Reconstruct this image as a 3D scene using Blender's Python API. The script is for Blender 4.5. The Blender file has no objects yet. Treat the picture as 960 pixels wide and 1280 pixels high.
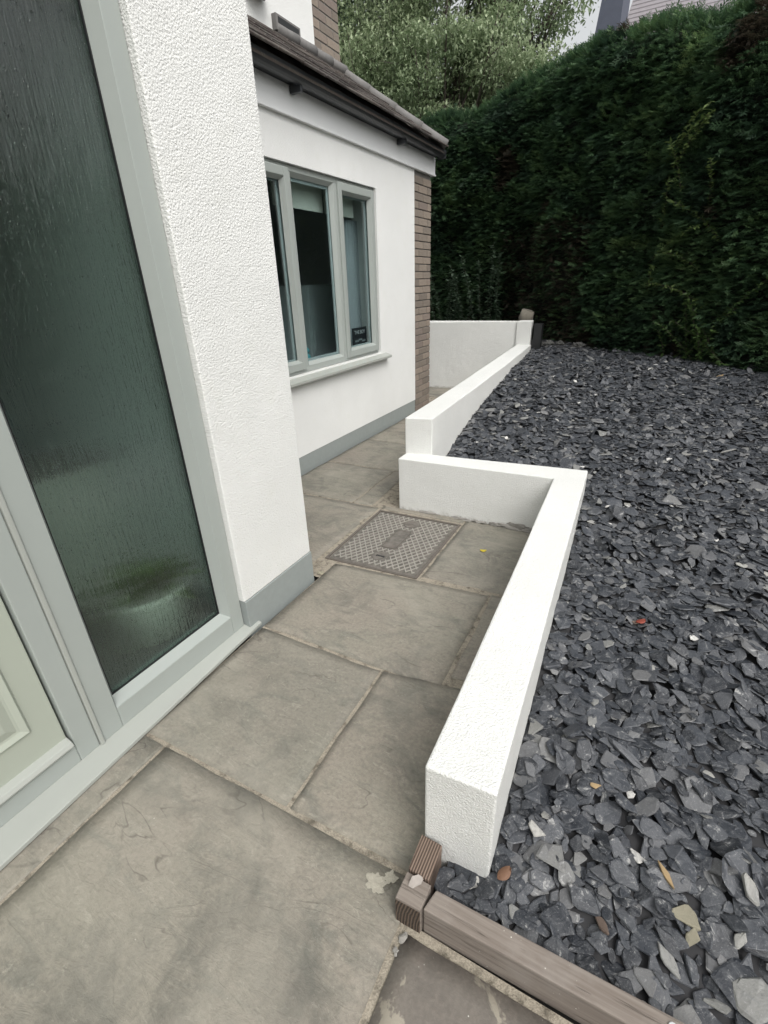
import bpy, bmesh, math, random
import numpy as np
from mathutils import Vector, Matrix, noise
random.seed(7); rng = np.random.default_rng(11)
scene = bpy.context.scene
COL = scene.collection
# ------------------------------------------------------------ camera
CAM_H = 1.55
R = np.array([[0.88229, 0.17815, -0.43567],
              [0.46935, -0.39755, 0.78796],
              [-0.03282, -0.89971, -0.43516]])          # rows: world axes seen from the camera (x right, y down, z forward)
_F = 593.2
Yv = np.array([353., -299., _F]); Yv /= np.linalg.norm(Yv)
Dv = np.array([45., 1230., _F]); Dv /= np.linalg.norm(Dv); Dv -= Yv*(Dv@Yv); Dv /= np.linalg.norm(Dv)
R = np.stack([np.cross(Yv, -Dv), Yv, -Dv])
cam_d = bpy.data.cameras.new('camera'); cam = bpy.data.objects.new('camera', cam_d); COL.objects.link(cam)
cam_d.sensor_fit = 'HORIZONTAL'; cam_d.sensor_width = 36; cam_d.lens = _F/960*36
cam_d.clip_start = 0.02; cam_d.clip_end = 500
M4 = Matrix.Identity(4)
for i in range(3):
    M4[i][0] = R[i][0]; M4[i][1] = -R[i][1]; M4[i][2] = -R[i][2]
M4[2][3] = CAM_H
cam.matrix_world = M4
scene.camera = cam
def project(p):
    c = R.T @ (np.asarray(p, float) - np.array([0, 0, CAM_H])); return 480+_F*c[0]/c[2], 640+_F*c[1]/c[2], c[2]
# ------------------------------------------------------------ sky, sun, exposure
SUN_EL, SUN_AZ = math.radians(52), math.radians(122)      # azimuth measured clockwise from +y
w = bpy.data.worlds.new("World"); scene.world = w; w.use_nodes = True
nt = w.node_tree; nt.nodes.clear()
sky = nt.nodes.new('ShaderNodeTexSky'); sky.sky_type = 'NISHITA'; sky.sun_disc = False
sky.sun_elevation = SUN_EL; sky.sun_rotation = SUN_AZ; sky.air_density = 1.8; sky.dust_density = 6.0; sky.ozone_density = 1.0
hs = nt.nodes.new('ShaderNodeHueSaturation'); hs.inputs['Saturation'].default_value = 0.14; hs.inputs['Value'].default_value = 1.0
bg = nt.nodes.new('ShaderNodeBackground'); bg.inputs['Strength'].default_value = 0.15
wo = nt.nodes.new('ShaderNodeOutputWorld')
nt.links.new(sky.outputs[0], hs.inputs['Color']); nt.links.new(hs.outputs[0], bg.inputs[0]); nt.links.new(bg.outputs[0], wo.inputs[0])
sl = bpy.data.lights.new('sun', 'SUN'); sl.energy = 0.5; sl.angle = math.radians(40); sl.color = (1, 0.97, 0.93)
so = bpy.data.objects.new('sun', sl); COL.objects.link(so)
sd = Vector((math.sin(SUN_AZ)*math.cos(SUN_EL), math.cos(SUN_AZ)*math.cos(SUN_EL), math.sin(SUN_EL)))
so.rotation_euler = sd.to_track_quat('Z', 'Y').to_euler(); so.location = (3, 0, 10)
scene.view_settings.view_transform = 'Standard'; scene.view_settings.look = 'None'
scene.view_settings.gamma = 1; scene.view_settings.use_curve_mapping = False
scene.view_settings.exposure = 0.50
scene.render.engine = 'CYCLES'
scene.cycles.max_bounces = 6; scene.cycles.transparent_max_bounces = 12
# ------------------------------------------------------------ material helpers
class NT:
    def __init__(s, name):
        s.m = bpy.data.materials.new(name); s.m.use_nodes = True; s.t = s.m.node_tree; s.t.nodes.clear()
        s.out = s.t.nodes.new('ShaderNodeOutputMaterial')
    def n(s, kind, **kw):
        nd = s.t.nodes.new(kind)
        for k, v in kw.items():
            if k.startswith('_'): setattr(nd, k[1:], v)
            else:
                key = k.replace('__', ' ')
                s.put(nd.inputs[key], v)
        return nd
    def put(s, inp, v):
        if hasattr(v, 'links') or isinstance(v, bpy.types.NodeSocket): s.t.links.new(v, inp)
        else:
            if inp.type == 'RGBA' and len(v) == 3: v = (*v, 1)
            inp.default_value = v
    def coord(s, scale=(1, 1, 1), rot=(0, 0, 0), which='Object', loc=None):
        tc = s.t.nodes.new('ShaderNodeTexCoord'); mp = s.t.nodes.new('ShaderNodeMapping')
        mp.inputs['Scale'].default_value = scale; mp.inputs['Rotation'].default_value = rot
        if loc is not None: s.put(mp.inputs['Location'], loc)
        s.t.links.new(tc.outputs[which], mp.inputs['Vector']); return mp.outputs[0]
    def noise(s, vec, scale, detail=4, rough=.55, dist=0):
        nd = s.t.nodes.new('ShaderNodeTexNoise'); s.t.links.new(vec, nd.inputs['Vector'])
        nd.inputs['Scale'].default_value = scale; nd.inputs['Detail'].default_value = detail
        nd.inputs['Roughness'].default_value = rough; nd.inputs['Distortion'].default_value = dist; return nd.outputs['Fac']
    def vor(s, vec, scale, feature='F1', out='Distance'):
        nd = s.t.nodes.new('ShaderNodeTexVoronoi'); nd.feature = feature; s.t.links.new(vec, nd.inputs['Vector'])
        nd.inputs['Scale'].default_value = scale; return nd.outputs[out]
    def ramp(s, fac, stops, interp='LINEAR'):
        nd = s.t.nodes.new('ShaderNodeValToRGB'); s.put(nd.inputs[0], fac); cr = nd.color_ramp; cr.interpolation = interp
        while len(cr.elements) < len(stops): cr.elements.new(.5)
        for e, (p, c) in zip(cr.elements, stops):
            e.position = p; e.color = (c, c, c, 1) if isinstance(c, (int, float)) else (*c, 1)
        return nd.outputs[0]
    def mix(s, fac, a, b, mode='MIX'):
        nd = s.t.nodes.new('ShaderNodeMix'); nd.data_type = 'RGBA'; nd.blend_type = mode
        s.put(nd.inputs[0], fac); s.put(nd.inputs[6], a); s.put(nd.inputs[7], b); return nd.outputs[2]
    def math(s, op, a, b=0.0, c=None):
        nd = s.t.nodes.new('ShaderNodeMath'); nd.operation = op; s.put(nd.inputs[0], a); s.put(nd.inputs[1], b)
        if c is not None: s.put(nd.inputs[2], c)
        return nd.outputs[0]
    def bump(s, h, strength=.5, dist=.002, normal=None):
        nd = s.t.nodes.new('ShaderNodeBump'); s.put(nd.inputs['Height'], h)
        nd.inputs['Strength'].default_value = strength; nd.inputs['Distance'].default_value = dist
        if normal: s.put(nd.inputs['Normal'], normal)
        return nd.outputs[0]
    def pbr(s, color, rough=.6, normal=None, spec=.5, **kw):
        b = s.t.nodes.new('ShaderNodeBsdfPrincipled'); s.put(b.inputs['Base Color'], color); s.put(b.inputs['Roughness'], rough)
        b.inputs['Specular IOR Level'].default_value = spec
        if normal is not None: s.put(b.inputs['Normal'], normal)
        for k, v in kw.items(): s.put(b.inputs[k.replace('__', ' ')], v)
        s.t.links.new(b.outputs[0], s.out.inputs[0]); return b
    def objrand(s):
        return s.t.nodes.new('ShaderNodeObjectInfo').outputs['Random']
    def attr(s, name):
        a = s.t.nodes.new('ShaderNodeAttribute'); a.attribute_name = name; return a.outputs['Fac'], a.outputs['Color']

def mat_render(name, base, pebble=170, strength=.55, dirt=.06):
    t = NT(name); c = t.coord()
    v = t.vor(c, pebble, 'SMOOTH_F1'); n1 = t.noise(c, pebble*1.3, 3, .6); n2 = t.noise(c, 1.7, 4); n3 = t.noise(c, 9, 4)
    h = t.math('ADD', t.math('MULTIPLY', v, -1.1), n1)
    col = t.mix(t.ramp(n2, [(.35, 0), (.7, 1)]), base, [x*(1-dirt) for x in base])
    col = t.mix(t.ramp(n3, [(.55, 0), (.8, .5)]), col, [base[0]*.93, base[1]*.93, base[2]*.90])
    pits = t.ramp(t.noise(c, 420, 2, .5), [(.27, 1), (.36, 0)])
    col = t.mix(t.math('MULTIPLY', pits, .22), col, (.45, .45, .43))
    t.pbr(col, .85, t.bump(h, strength, .0045, t.bump(t.noise(c, 6, 3), .25, .02)), .3); return t.m
M = {}
M['render'] = mat_render('white_textured_render', (.735, .74, .72), 145, .68)
M['render_far'] = mat_render('white_textured_render_of_bay', (.745, .75, .735), 120, .4)
M['render_top'] = mat_render('white_garden_wall_render', (.81, .81, .79), 210, .45, .05)
def mat_wall_base(name, base, ztop):
    # render with splashed grime that hugs the foot of the wall (dirt, with a shape of its own)
    t = NT(name); c = t.coord()
    v = t.vor(c, 190, 'SMOOTH_F1'); n1 = t.noise(c, 240, 3, .6)
    h = t.math('ADD', t.math('MULTIPLY', v, -1.1), n1)
    sx = t.n('ShaderNodeSeparateXYZ', Vector=c).outputs['Z']
    n = t.noise(c, 14, 5, .65); n2 = t.noise(c, 60, 4, .6)
    edge = t.math('SUBTRACT', t.math('MULTIPLY_ADD', n, .12, -.03), sx)
    dirt = t.ramp(t.math('MULTIPLY', edge, 20), [(.0, 0), (.9, .8)])
    dirt = t.math('MULTIPLY', dirt, t.ramp(n2, [(.35, .25), (.65, 1)]))
    col = t.mix(t.ramp(t.noise(c, 2.2, 4), [(.35, 0), (.7, 1)]), base, [x*.95 for x in base])
    pits = t.ramp(t.noise(c, 300, 2, .5), [(.30, 1), (.40, 0)])
    col = t.mix(t.math('MULTIPLY', pits, .45), col, (.45, .45, .42))
    col = t.mix(t.ramp(t.noise(c, 30, 5, .7), [(.60, 0), (.75, .25)]), col, (.5, .5, .45))
    col = t.mix(dirt, col, (.22, .21, .18))
    t.pbr(col, .85, t.bump(h, .7, .0045, t.bump(t.noise(c, 5, 3), .3, .03)), .3); return t.m
M['garden_wall'] = mat_wall_base('white_garden_wall_render_stained_foot', (.725, .73, .705), .4)
def mat_simple(name, base, rough=.5, nscale=40, amt=.08, bumpS=.1, bscale=200, spec=.5, **kw):
    t = NT(name); c = t.coord()
    n = t.noise(c, nscale, 4, .6)
    col = t.mix(n, [x*(1-amt) for x in base], [min(1, x*(1+amt)) for x in base])
    t.pbr(col, rough, t.bump(t.noise(c, bscale, 3), bumpS, .001), spec, **kw); return t.m
def mat_frame(name, base):
    t = NT(name); c = t.coord()
    n = t.noise(c, 3, 5, .6); sp = t.ramp(t.vor(c, 60), [(.03, 1), (.055, 0)])
    sp = t.math('MULTIPLY', sp, t.ramp(t.noise(c, 21, 2), [(.62, 0), (.68, 1)]))
    col = t.mix(n, [x*.93 for x in base], [x*1.05 for x in base])
    col = t.mix(t.math('MULTIPLY', sp, .7), col, (.75, .75, .72))
    grain = t.noise(t.coord((60, 60, 5)), 6, 3)
    t.pbr(col, t.ramp(t.noise(c, 20, 4), [(.3, .32), (.7, .48)]), t.bump(grain, .08, .001), .45); return t.m
M['frame'] = mat_frame('agate_grey_woodgrain_upvc', (.332, .360, .340))
M['door'] = mat_frame('sage_grey_door_skin', (.375, .405, .345))
M['sill'] = mat_frame('pale_grey_sill', (.350, .366, .338))
M['plinth'] = mat_simple('grey_painted_plinth', (.255, .28, .272), .75, 25, .10, .35, 140)
M['fascia'] = mat_simple('white_fascia_board', (.74, .75, .75), .4, 3, .03, .05)
M['black_plastic_and_shade'] = mat_simple('black_gutter_plastic_and_soffit_shade', (.035, .038, .042), .4, 8, .2)
M['seal'] = mat_simple('black_rubber_seal', (.012, .013, .014), .5)
M['soil'] = mat_simple('dark_soil', (.032, .032, .034), .95, 30, .3, .6, 60)
M['dark_gap'] = mat_simple('dark_gap_dirt', (.02, .019, .017), .95)
M['concrete'] = mat_simple('rough_concrete', (.24, .23, .21), .9, 40, .2, .8, 90)
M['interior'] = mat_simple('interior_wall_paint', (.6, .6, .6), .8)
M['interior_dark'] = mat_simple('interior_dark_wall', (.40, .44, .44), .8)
M['interior_floor'] = mat_simple('interior_floor', (.22, .20, .185), .5)
M['cream'] = mat_simple('cream_blind_fabric', (.74, .72, .64), .8, 300, .05, .2, 500)
M['white_gloss'] = mat_simple('white_gloss_panel', (.62, .66, .66), .35)
M['curtain'] = mat_simple('grey_curtain', (.36, .38, .40), .9)
M['black_card'] = mat_simple('black_sign_board', (.02, .02, .025), .5)
M['pale_print'] = mat_simple('pale_print', (.55, .55, .56), .6)
M['grey_print'] = mat_simple('grey_print', (.22, .23, .24), .6)
M['teal'] = mat_simple('teal_glaze', (.08, .30, .33), .3)
M['pot'] = mat_simple('pale_stone_pot', (.62, .60, .54), .7)
M['steel'] = mat_simple('brushed_spacer', (.55, .57, .57), .4)
M['stumpwood'] = mat_simple('weathered_stump_wood', (.17, .155, .125), .9, 14, .5, 1., 50)
M['rock'] = mat_simple('dark_rough_rock', (.085, .085, .08), .9, 30, .4, 1., 60)
M['splash'] = mat_simple('pale_mortar_splash', (.34, .32, .265), .95, 60, .3, 1., 120)
M['flint'] = mat_simple('pale_flake', (.30, .27, .245), .6, 60, .2, .5, 100)
M['yellow_leaf'] = mat_simple('yellow_leaf', (.62, .50, .05), .6)
M['brown_leaf'] = mat_simple('brown_leaf', (.16, .085, .05), .7)
M['red_leaf'] = mat_simple('red_leaf', (.24, .05, .03), .6)
M['mortar_brick'] = mat_simple('brick_mortar', (.16, .155, .145), .95, 30, .12, .6, 120)
def mat_brick():
    t = NT('buff_brown_brick'); c = t.coord()
    r = t.objrand(); base = t.ramp(r, [(0, (.18, .155, .13)), (.35, (.24, .205, .17)), (.7, (.29, .24, .195)), (1, (.20, .165, .145))])
    n = t.noise(c, 60, 5, .7)
    col = t.mix(t.math('MULTIPLY', t.ramp(n, [(.4, 0), (.7, 1)]), .5), base, (.12, .095, .08))
    t.pbr(col, .9, t.bump(n, .6, .004), .3); return t.m
M['brick'] = mat_brick()
def mat_tile():
    t = NT('weathered_roof_tile'); c = t.coord()
    r = t.objrand(); base = t.ramp(r, [(0, (.055, .047, .045)), (.5, (.075, .062, .057)), (1, (.095, .08, .07))])
    n = t.noise(c, 25, 5, .7)
    col = t.mix(t.ramp(n, [(.5, 0), (.72, .7)]), base, (.13, .135, .115))
    sp = t.ramp(t.noise(c, 90, 2), [(.68, 0), (.72, 1)])
    col = t.mix(t.math('MULTIPLY', sp, .6), col, (.35, .36, .33))
    t.pbr(col, .9, t.bump(n, .6, .006), .3); return t.m
M['tile'] = mat_tile()
M['ridge'] = mat_simple('lead_grey_ridge_tile', (.16, .155, .15), .8, 20, .3, .6, 60)
def mat_slab(name, shift=0.0):
    # riven Indian sandstone: olive-grey with beige and mauve-brown clouds, dark bedding veins and pale lichen spots
    t = NT(name); r = t.objrand()
    off = t.n('ShaderNodeCombineXYZ', X=t.math('MULTIPLY', r, 37.), Y=t.math('MULTIPLY', r, 91.), Z=0.).outputs[0]
    c = t.coord(loc=off)
    cs = t.coord((1.0, 2.6, 1.0), (0, 0, .55), loc=off)
    n1 = t.noise(c, 1.9, 5, .6, .6); n2 = t.noise(cs, 3.2, 7, .62, 1.6); n3 = t.noise(cs, 7, 7, .72, 1.2); n4 = t.noise(c, 70, 5, .7)
    col = t.mix(t.ramp(n1, [(.36, 0), (.62, 1)]), (.238, .222, .180), (.276, .246, .204))
    col = t.mix(t.ramp(n2, [(.50, 0), (.66, .65)]), col, (.128, .130, .112))
    col = t.mix(t.ramp(n3, [(.50, 0), (.78, .5)]), col, (.33, .31, .255))
    col = t.mix(t.ramp(t.noise(c, 1.1, 3), [(.48, 0), (.66, .65)]), col, (.25, .212, .178))
    col = t.mix(t.math('MULTIPLY', r, .35), col, (.17, .172, .145))
    col = t.mix(t.ramp(n4, [(.35, .35), (.58, 0)]), col, (.09, .088, .072))
    col = t.mix(t.ramp(t.noise(c, 240, 3, .7), [(.58, 0), (.78, .5)]), col, (.38, .36, .30))
    # pale scratchy wisps and lichen spots
    wisp = t.ramp(t.noise(t.coord((1, 3.5, 1), (0, 0, .8), loc=off), 9, 7, .75, 2.5), [(.585, 0), (.62, .35), (.66, 0)])
    col = t.mix(wisp, col, (.46, .44, .37))
    sp = t.math('MULTIPLY', t.ramp(t.vor(c, 38), [(.05, 1), (.09, 0)]), t.ramp(t.noise(c, 17, 2), [(.6, 0), (.66, 1)]))
    col = t.mix(t.math('MULTIPLY', sp, .8), col, (.55, .54, .48))
    # damp, dirty stains that run across neighbouring slabs (a stain with a shape of its own)
    cw = t.t.nodes.new('ShaderNodeNewGeometry').outputs['Position']
    st = t.noise(cw, 2.6, 6, .68, .7); st2 = t.noise(cw, 9, 5, .7)
    sm = t.math('MULTIPLY', t.ramp(st, [(.50, 0), (.62, .62)]), t.ramp(st2, [(.35, .45), (.6, 1)]))
    col = t.mix(sm, col, (.105, .104, .090))
    lt_ = t.ramp(t.noise(cw, 1.4, 6, .65, .5), [(.50, 0), (.64, .45)])
    col = t.mix(lt_, col, (.335, .315, .262))
    # bedding edges: thin dark lines following warped noise contours
    cn = t.noise(cs, 1.6, 4, .5, .9)
    ln = t.ramp(t.math('ABSOLUTE', t.math('SUBTRACT', t.math('FRACT', t.math('MULTIPLY', cn, 6.)), .5)), [(0, 1), (.05, 0)])
    ln = t.math('MULTIPLY', ln, t.ramp(t.noise(c, 4, 3), [(.5, 0), (.62, 1)]))
    col = t.mix(t.math('MULTIPLY', ln, .75), col, (.10, .09, .075))
    stepd = t.math('MULTIPLY', t.math('FLOOR', t.math('MULTIPLY', cn, 6.)), .35)
    h = t.math('ADD', t.math('ADD', t.math('MULTIPLY', n3, .7), t.math('MULTIPLY', n4, .35)), stepd)
    rough = t.ramp(n2, [(.3, .55), (.7, .8)])
    t.pbr(col, rough, t.bump(h, 1., .006), .4); return t.m
M['slab'] = mat_slab('riven_sandstone')
def mat_slab_brown():
    t = NT('brown_stained_sandstone'); c = t.coord()
    n1 = t.noise(c, 3, 6, .65, .8); n3 = t.noise(c, 14, 6, .7); n4 = t.noise(c, 90, 4, .7)
    col = t.mix(t.ramp(n1, [(.35, 0), (.65, 1)]), (.125, .112, .098), (.185, .165, .142))
    col = t.mix(t.ramp(n3, [(.5, 0), (.8, .6)]), col, (.27, .23, .195))
    col = t.mix(t.ramp(n4, [(.35, .35), (.65, 0)]), col, (.09, .08, .07))
    patch = t.ramp(t.noise(c, 6, 5, .6, .4), [(.585, 0), (.61, .75)])
    col = t.mix(patch, col, (.34, .31, .25))
    sp = t.math('MULTIPLY', t.ramp(t.vor(c, 50), [(.05, 1), (.09, 0)]), t.ramp(t.noise(c, 17, 2), [(.58, 0), (.64, 1)]))
    col = t.mix(sp, col, (.5, .48, .43))
    t.pbr(col, .7, t.bump(t.math('ADD', n3, t.math('MULTIPLY', n4, .4)), .7, .004), .4); return t.m
M['slab_brown'] = mat_slab_brown()
def mat_mortar():
    t = NT('sandy_joint_mortar'); c = t.coord(); n = t.noise(c, 25, 5, .7); n2 = t.noise(c, 220, 3)
    col = t.mix(t.ramp(n, [(.34, 0), (.52, 1)]), (.12, .108, .085), (.34, .305, .245))
    col = t.mix(t.ramp(n2, [(.4, .4), (.6, 0)]), col, (.12, .10, .08))
    t.pbr(col, .95, t.bump(n2, .8, .004), .2); return t.m
M['mortar'] = mat_mortar()
def mat_slate(name, stuff):
    t = NT(name)
    if stuff: tint, _ = t.attr('tint')
    else:
        a = t.t.nodes.new('ShaderNodeAttribute'); a.attribute_type = 'OBJECT'; a.attribute_name = 'tint'; tint = a.outputs['Fac']
    off = t.n('ShaderNodeCombineXYZ', X=t.math('MULTIPLY', tint, 731.), Y=t.math('MULTIPLY', tint, 1371.), Z=0.).outputs[0]
    k = 1. if stuff else .042
    c = t.coord((k, k, k), loc=off)
    base = t.ramp(tint, [(0, (.011, .013, .017)), (.25, (.024, .028, .035)), (.5, (.042, .047, .056)), (.66, (.068, .072, .080)), (.80, (.14, .14, .14)), (.88, (.22, .22, .205)), (.94, (.40, .39, .36)), (1, (.72, .71, .68))])
    base = t.mix(t.ramp(tint, [(.995, 0), (.996, 0)]), base, base)
    gv = t.vor(c, 13, 'F1', 'Color'); gsep = t.n('ShaderNodeSeparateColor', Color=gv).outputs[0]
    n = t.noise(c, 30, 7, .74, .8); n2 = t.noise(c, 230, 4, .78)
    col = t.mix(t.ramp(n, [(.47, 0), (.66, .6)]), base, (.125, .13, .138))
    col = t.mix(t.ramp(n, [(.60, 0), (.66, .8)]), col, (.36, .358, .345))
    col = t.mix(t.ramp(n2, [(.58, 0), (.76, .8)]), col, (.40, .40, .40))
    col = t.mix(t.ramp(n2, [(.3, .4), (.45, 0)]), col, (.025, .027, .033))
    t.pbr(col, t.ramp(n, [(.3, .24), (.7, .55)]), t.bump(t.math('ADD', n, t.math('MULTIPLY', n2, .5)), .55, .005), .5); return t.m
M['slate'] = mat_slate('slate_chippings', True); M['slate_one'] = mat_slate('slate_chip', False)
M['ochre'] = mat_simple('ochre_stone', (.33, .235, .125), .8, 45, .5, .8, 80)
M['creamstone'] = mat_simple('cream_crusted_stone', (.27, .25, .185), .85, 45, .6, .9, 90)
M['pinkstone'] = mat_simple('brown_pink_stone', (.17, .125, .10), .7, 60, .3, .8, 90)
def mat_timber():
    t = NT('weathered_brown_timber'); g = t.coord((3, 55, 55)); c = t.coord()
    n = t.noise(g, 1.6, 6, .65, .8); n2 = t.noise(c, 8, 5, .6)
    col = t.mix(t.ramp(n, [(.35, 0), (.65, 1)]), (.165, .138, .118), (.235, .205, .178))
    col = t.mix(t.ramp(n2, [(.5, 0), (.7, .5)]), col, (.27, .245, .22))
    sp = t.math('MULTIPLY', t.ramp(t.vor(c, 70), [(.07, 1), (.12, 0)]), t.ramp(t.noise(c, 17, 2), [(.55, 0), (.62, 1)]))
    col = t.mix(sp, col, (.62, .60, .55))
    crk = t.ramp(t.noise(t.coord((1.2, 40, 40)), 2.3, 3, .5, .3), [(.60, 0), (.63, 1), (.66, 0)])
    col = t.mix(t.math('MULTIPLY', crk, .4), col, (.045, .035, .028))
    t.pbr(col, .8, t.bump(t.math('SUBTRACT', t.math('MULTIPLY', n, .4), crk), .6, .003), .3); return t.m
M['timber'] = mat_timber()
def mat_timber_y():
    t = NT('grooved_brown_timber'); g = t.coord((1, .06, 1)); c = t.coord()
    wv = t.n('ShaderNodeTexWave', Vector=g, Scale=42., Distortion=2.2, Detail=3.)
    n = wv.outputs['Fac']
    col = t.mix(n, (.06, .042, .032), (.23, .17, .135))
    t.pbr(col, .8, t.bump(n, .5, .004), .3); return t.m
M['timber_y'] = mat_timber_y()
def mat_endgrain():
    t = NT('sawn_end_grain'); c = t.coord()
    wv = t.n('ShaderNodeTexWave', Vector=c, Scale=38., Distortion=3., Detail=2.); wv.wave_type = 'RINGS'; wv.rings_direction = 'Y'
    t.pbr(t.mix(wv.outputs['Fac'], (.035, .026, .02), (.12, .085, .06)), .85, t.bump(wv.outputs['Fac'], .8, .004)); return t.m
M['endgrain'] = mat_endgrain()
def mat_iron():
    t = NT('dusty_galvanised_cover'); c = t.coord(); n = t.noise(c, 22, 5, .65); n2 = t.noise(c, 6, 4)
    col = t.mix(t.ramp(n, [(.35, 0), (.65, 1)]), (.10, .092, .080), (.20, .185, .163))
    col = t.mix(t.ramp(n2, [(.5, 0), (.65, .5)]), col, (.17, .148, .13))
    t.pbr(col, .65, t.bump(t.noise(c, 180, 3), .4, .001), .5, Metallic=.25); return t.m
M['iron'] = mat_iron()
M['iron_rib'] = mat_simple('worn_raised_rib', (.33, .315, .28), .55, 15, .25, .3, 150, Metallic=.25)
M['rust'] = mat_simple('rusty_frame', (.115, .10, .086), .8, 40, .4, .6, 150)
def mat_window_glass(name, tint, refl=1.0):
    t = NT(name)
    tr = t.n('ShaderNodeBsdfTransparent', Color=tint); gl = t.n('ShaderNodeBsdfGlossy', Roughness=.015, Color=(.95, .97, 1))
    fr = t.n('ShaderNodeFresnel', IOR=1.7)
    bf = t.n('ShaderNodeNewGeometry').outputs['Backfacing']
    mx = t.t.nodes.new('ShaderNodeMixShader'); t.put(mx.inputs[0], t.math('MULTIPLY', fr.outputs[0], t.math('SUBTRACT', 1., bf)))
    t.t.links.new(tr.outputs[0], mx.inputs[1]); t.t.links.new(gl.outputs[0], mx.inputs[2]); t.t.links.new(mx.outputs[0], t.out.inputs[0]); return t.m
M['glass'] = mat_window_glass('clear_double_glazing', (.80, .86, .86))
def mat_obscure():
    t = NT('rain_pattern_glass')
    c1 = t.coord((1, 1, .07)); c = t.coord((1, 1, .45))
    st = t.noise(c1, 150, 4, .6, .4); dr = t.vor(c, 75, 'SMOOTH_F1'); big = t.noise(t.coord((1, 1, .12)), 34, 3, .6)
    zz = t.n('ShaderNodeSeparateXYZ', Vector=t.coord()).outputs['Z']
    rows = t.ramp(t.math('FRACT', t.math('ADD', t.math('MULTIPLY', zz, 7.5), t.math('MULTIPLY', t.noise(t.coord(), 5, 2), .5))), [(.0, 1), (.22, 1), (.3, 0), (.95, 0)])
    dots = t.math('MULTIPLY', t.ramp(t.vor(t.coord((1, 1, .6)), 130), [(.18, 1), (.34, 0)]), t.math('MULTIPLY_ADD', rows, .85, .15))
    dots = t.math('MULTIPLY', dots, t.ramp(t.noise(t.coord(), 60, 1), [(.50, 0), (.58, 1)]))
    h = t.math('ADD', t.math('ADD', t.math('MULTIPLY', st, 1.0), t.math('MULTIPLY', big, 1.4)), t.math('MULTIPLY', dots, 1.6))
    nrm = t.bump(h, 1., .0065)
    rf = t.n('ShaderNodeBsdfRefraction', Color=(.76, .835, .81), Roughness=.11, IOR=1.15, Normal=nrm)
    nr2 = t.bump(h, 1.0, .0036)
    gl = t.n('ShaderNodeBsdfGlossy', Roughness=.05, Color=(.9, .95, .95), Normal=nr2)
    fr = t.n('ShaderNodeFresnel', IOR=1.62, Normal=nrm)
    bf = t.n('ShaderNodeNewGeometry').outputs['Backfacing']
    mx = t.t.nodes.new('ShaderNodeMixShader'); t.put(mx.inputs[0], t.math('MULTIPLY', fr.outputs[0], t.math('SUBTRACT', 1., bf)))
    t.t.links.new(rf.outputs[0], mx.inputs[1]); t.t.links.new(gl.outputs[0], mx.inputs[2]); t.t.links.new(mx.outputs[0], t.out.inputs[0]); return t.m
M['obscure'] = mat_obscure()
def mat_leaf(name, stops, rough=.55, trans=.25):
    t = NT(name); tint, _ = t.attr('tint'); col = t.ramp(tint, stops)
    b = t.t.nodes.new('ShaderNodeBsdfPrincipled'); t.put(b.inputs['Base Color'], col); b.inputs['Roughness'].default_value = rough
    b.inputs['Specular IOR Level'].default_value = .35
    tl = t.n('ShaderNodeBsdfTranslucent', Color=col)
    mx = t.t.nodes.new('ShaderNodeMixShader'); mx.inputs[0].default_value = trans
    t.t.links.new(b.outputs[0], mx.inputs[1]); t.t.links.new(tl.outputs[0], mx.inputs[2]); t.t.links.new(mx.outputs[0], t.out.inputs[0]); return t.m
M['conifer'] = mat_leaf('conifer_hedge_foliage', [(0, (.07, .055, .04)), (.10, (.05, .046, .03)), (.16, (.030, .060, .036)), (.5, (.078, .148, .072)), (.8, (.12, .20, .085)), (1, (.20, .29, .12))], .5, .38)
M['broadleaf'] = mat_leaf('haze_paled_olive_leaves', [(0, (.085, .13, .07)), (.5, (.23, .30, .17)), (1, (.43, .50, .32))], .5, .35)  # leaf colours paled to imitate haze over the trees
M['darkleaf'] = mat_leaf('dark_tree_leaves', [(0, (.05, .085, .06)), (1, (.14, .20, .13))], .5, .25)
M['shootleaf'] = mat_leaf('fresh_shoot_leaves', [(0, (.05, .10, .03)), (1, (.17, .24, .08))], .45, .3)
M['bark'] = mat_simple('dark_bark', (.06, .05, .04), .95, 20, .3, .8, 40)
M['hedge_core'] = mat_simple('hedge_twiggy_core', (.016, .018, .013), .95, 20, .4, .8, 40)
M['ground'] = mat_simple('grass_and_soil', (.07, .085, .045), .95, 5, .3, .6, 60)
M['nbtile'] = mat_simple('pinkish_grey_roof_tile', (.25, .232, .245), .85, 6, .15, .4, 60)
M['nbslate'] = mat_simple('dark_slate_cladding', (.085, .095, .13), .8, 6, .15)
# ------------------------------------------------------------ geometry helpers
def link(o, parent=None):
    COL.objects.link(o)
    if parent is not None:
        o.parent = parent
        o.matrix_parent_inverse = parent_inv(parent)
    return o
def parent_inv(p):
    m = Matrix.Translation(p.location) if p.parent is None else p['_w'] if False else None
    if m is None:
        # all parts keep world coordinates; accumulate translations of the chain
        m = Matrix.Identity(4); q = p
        while q is not None:
            m = Matrix.Translation(q.location) @ q.rotation_euler.to_matrix().to_4x4() @ m if q.parent is None else q.matrix_parent_inverse @ Matrix.Translation(q.location) @ q.rotation_euler.to_matrix().to_4x4() @ m
            q = q.parent
    return m.inverted()
def root(name, loc, label, cat, group=None):
    o = bpy.data.objects.new(name, None); o.empty_display_size = .1; o.location = loc; COL.objects.link(o)
    o['label'] = label; o['category'] = cat
    if group: o['group'] = group
    return o
def tag(o, label=None, cat=None, group=None, kind=None):
    if label: o['label'] = label
    if cat: o['category'] = cat
    if group: o['group'] = group
    if kind: o['kind'] = kind
    return o
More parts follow.
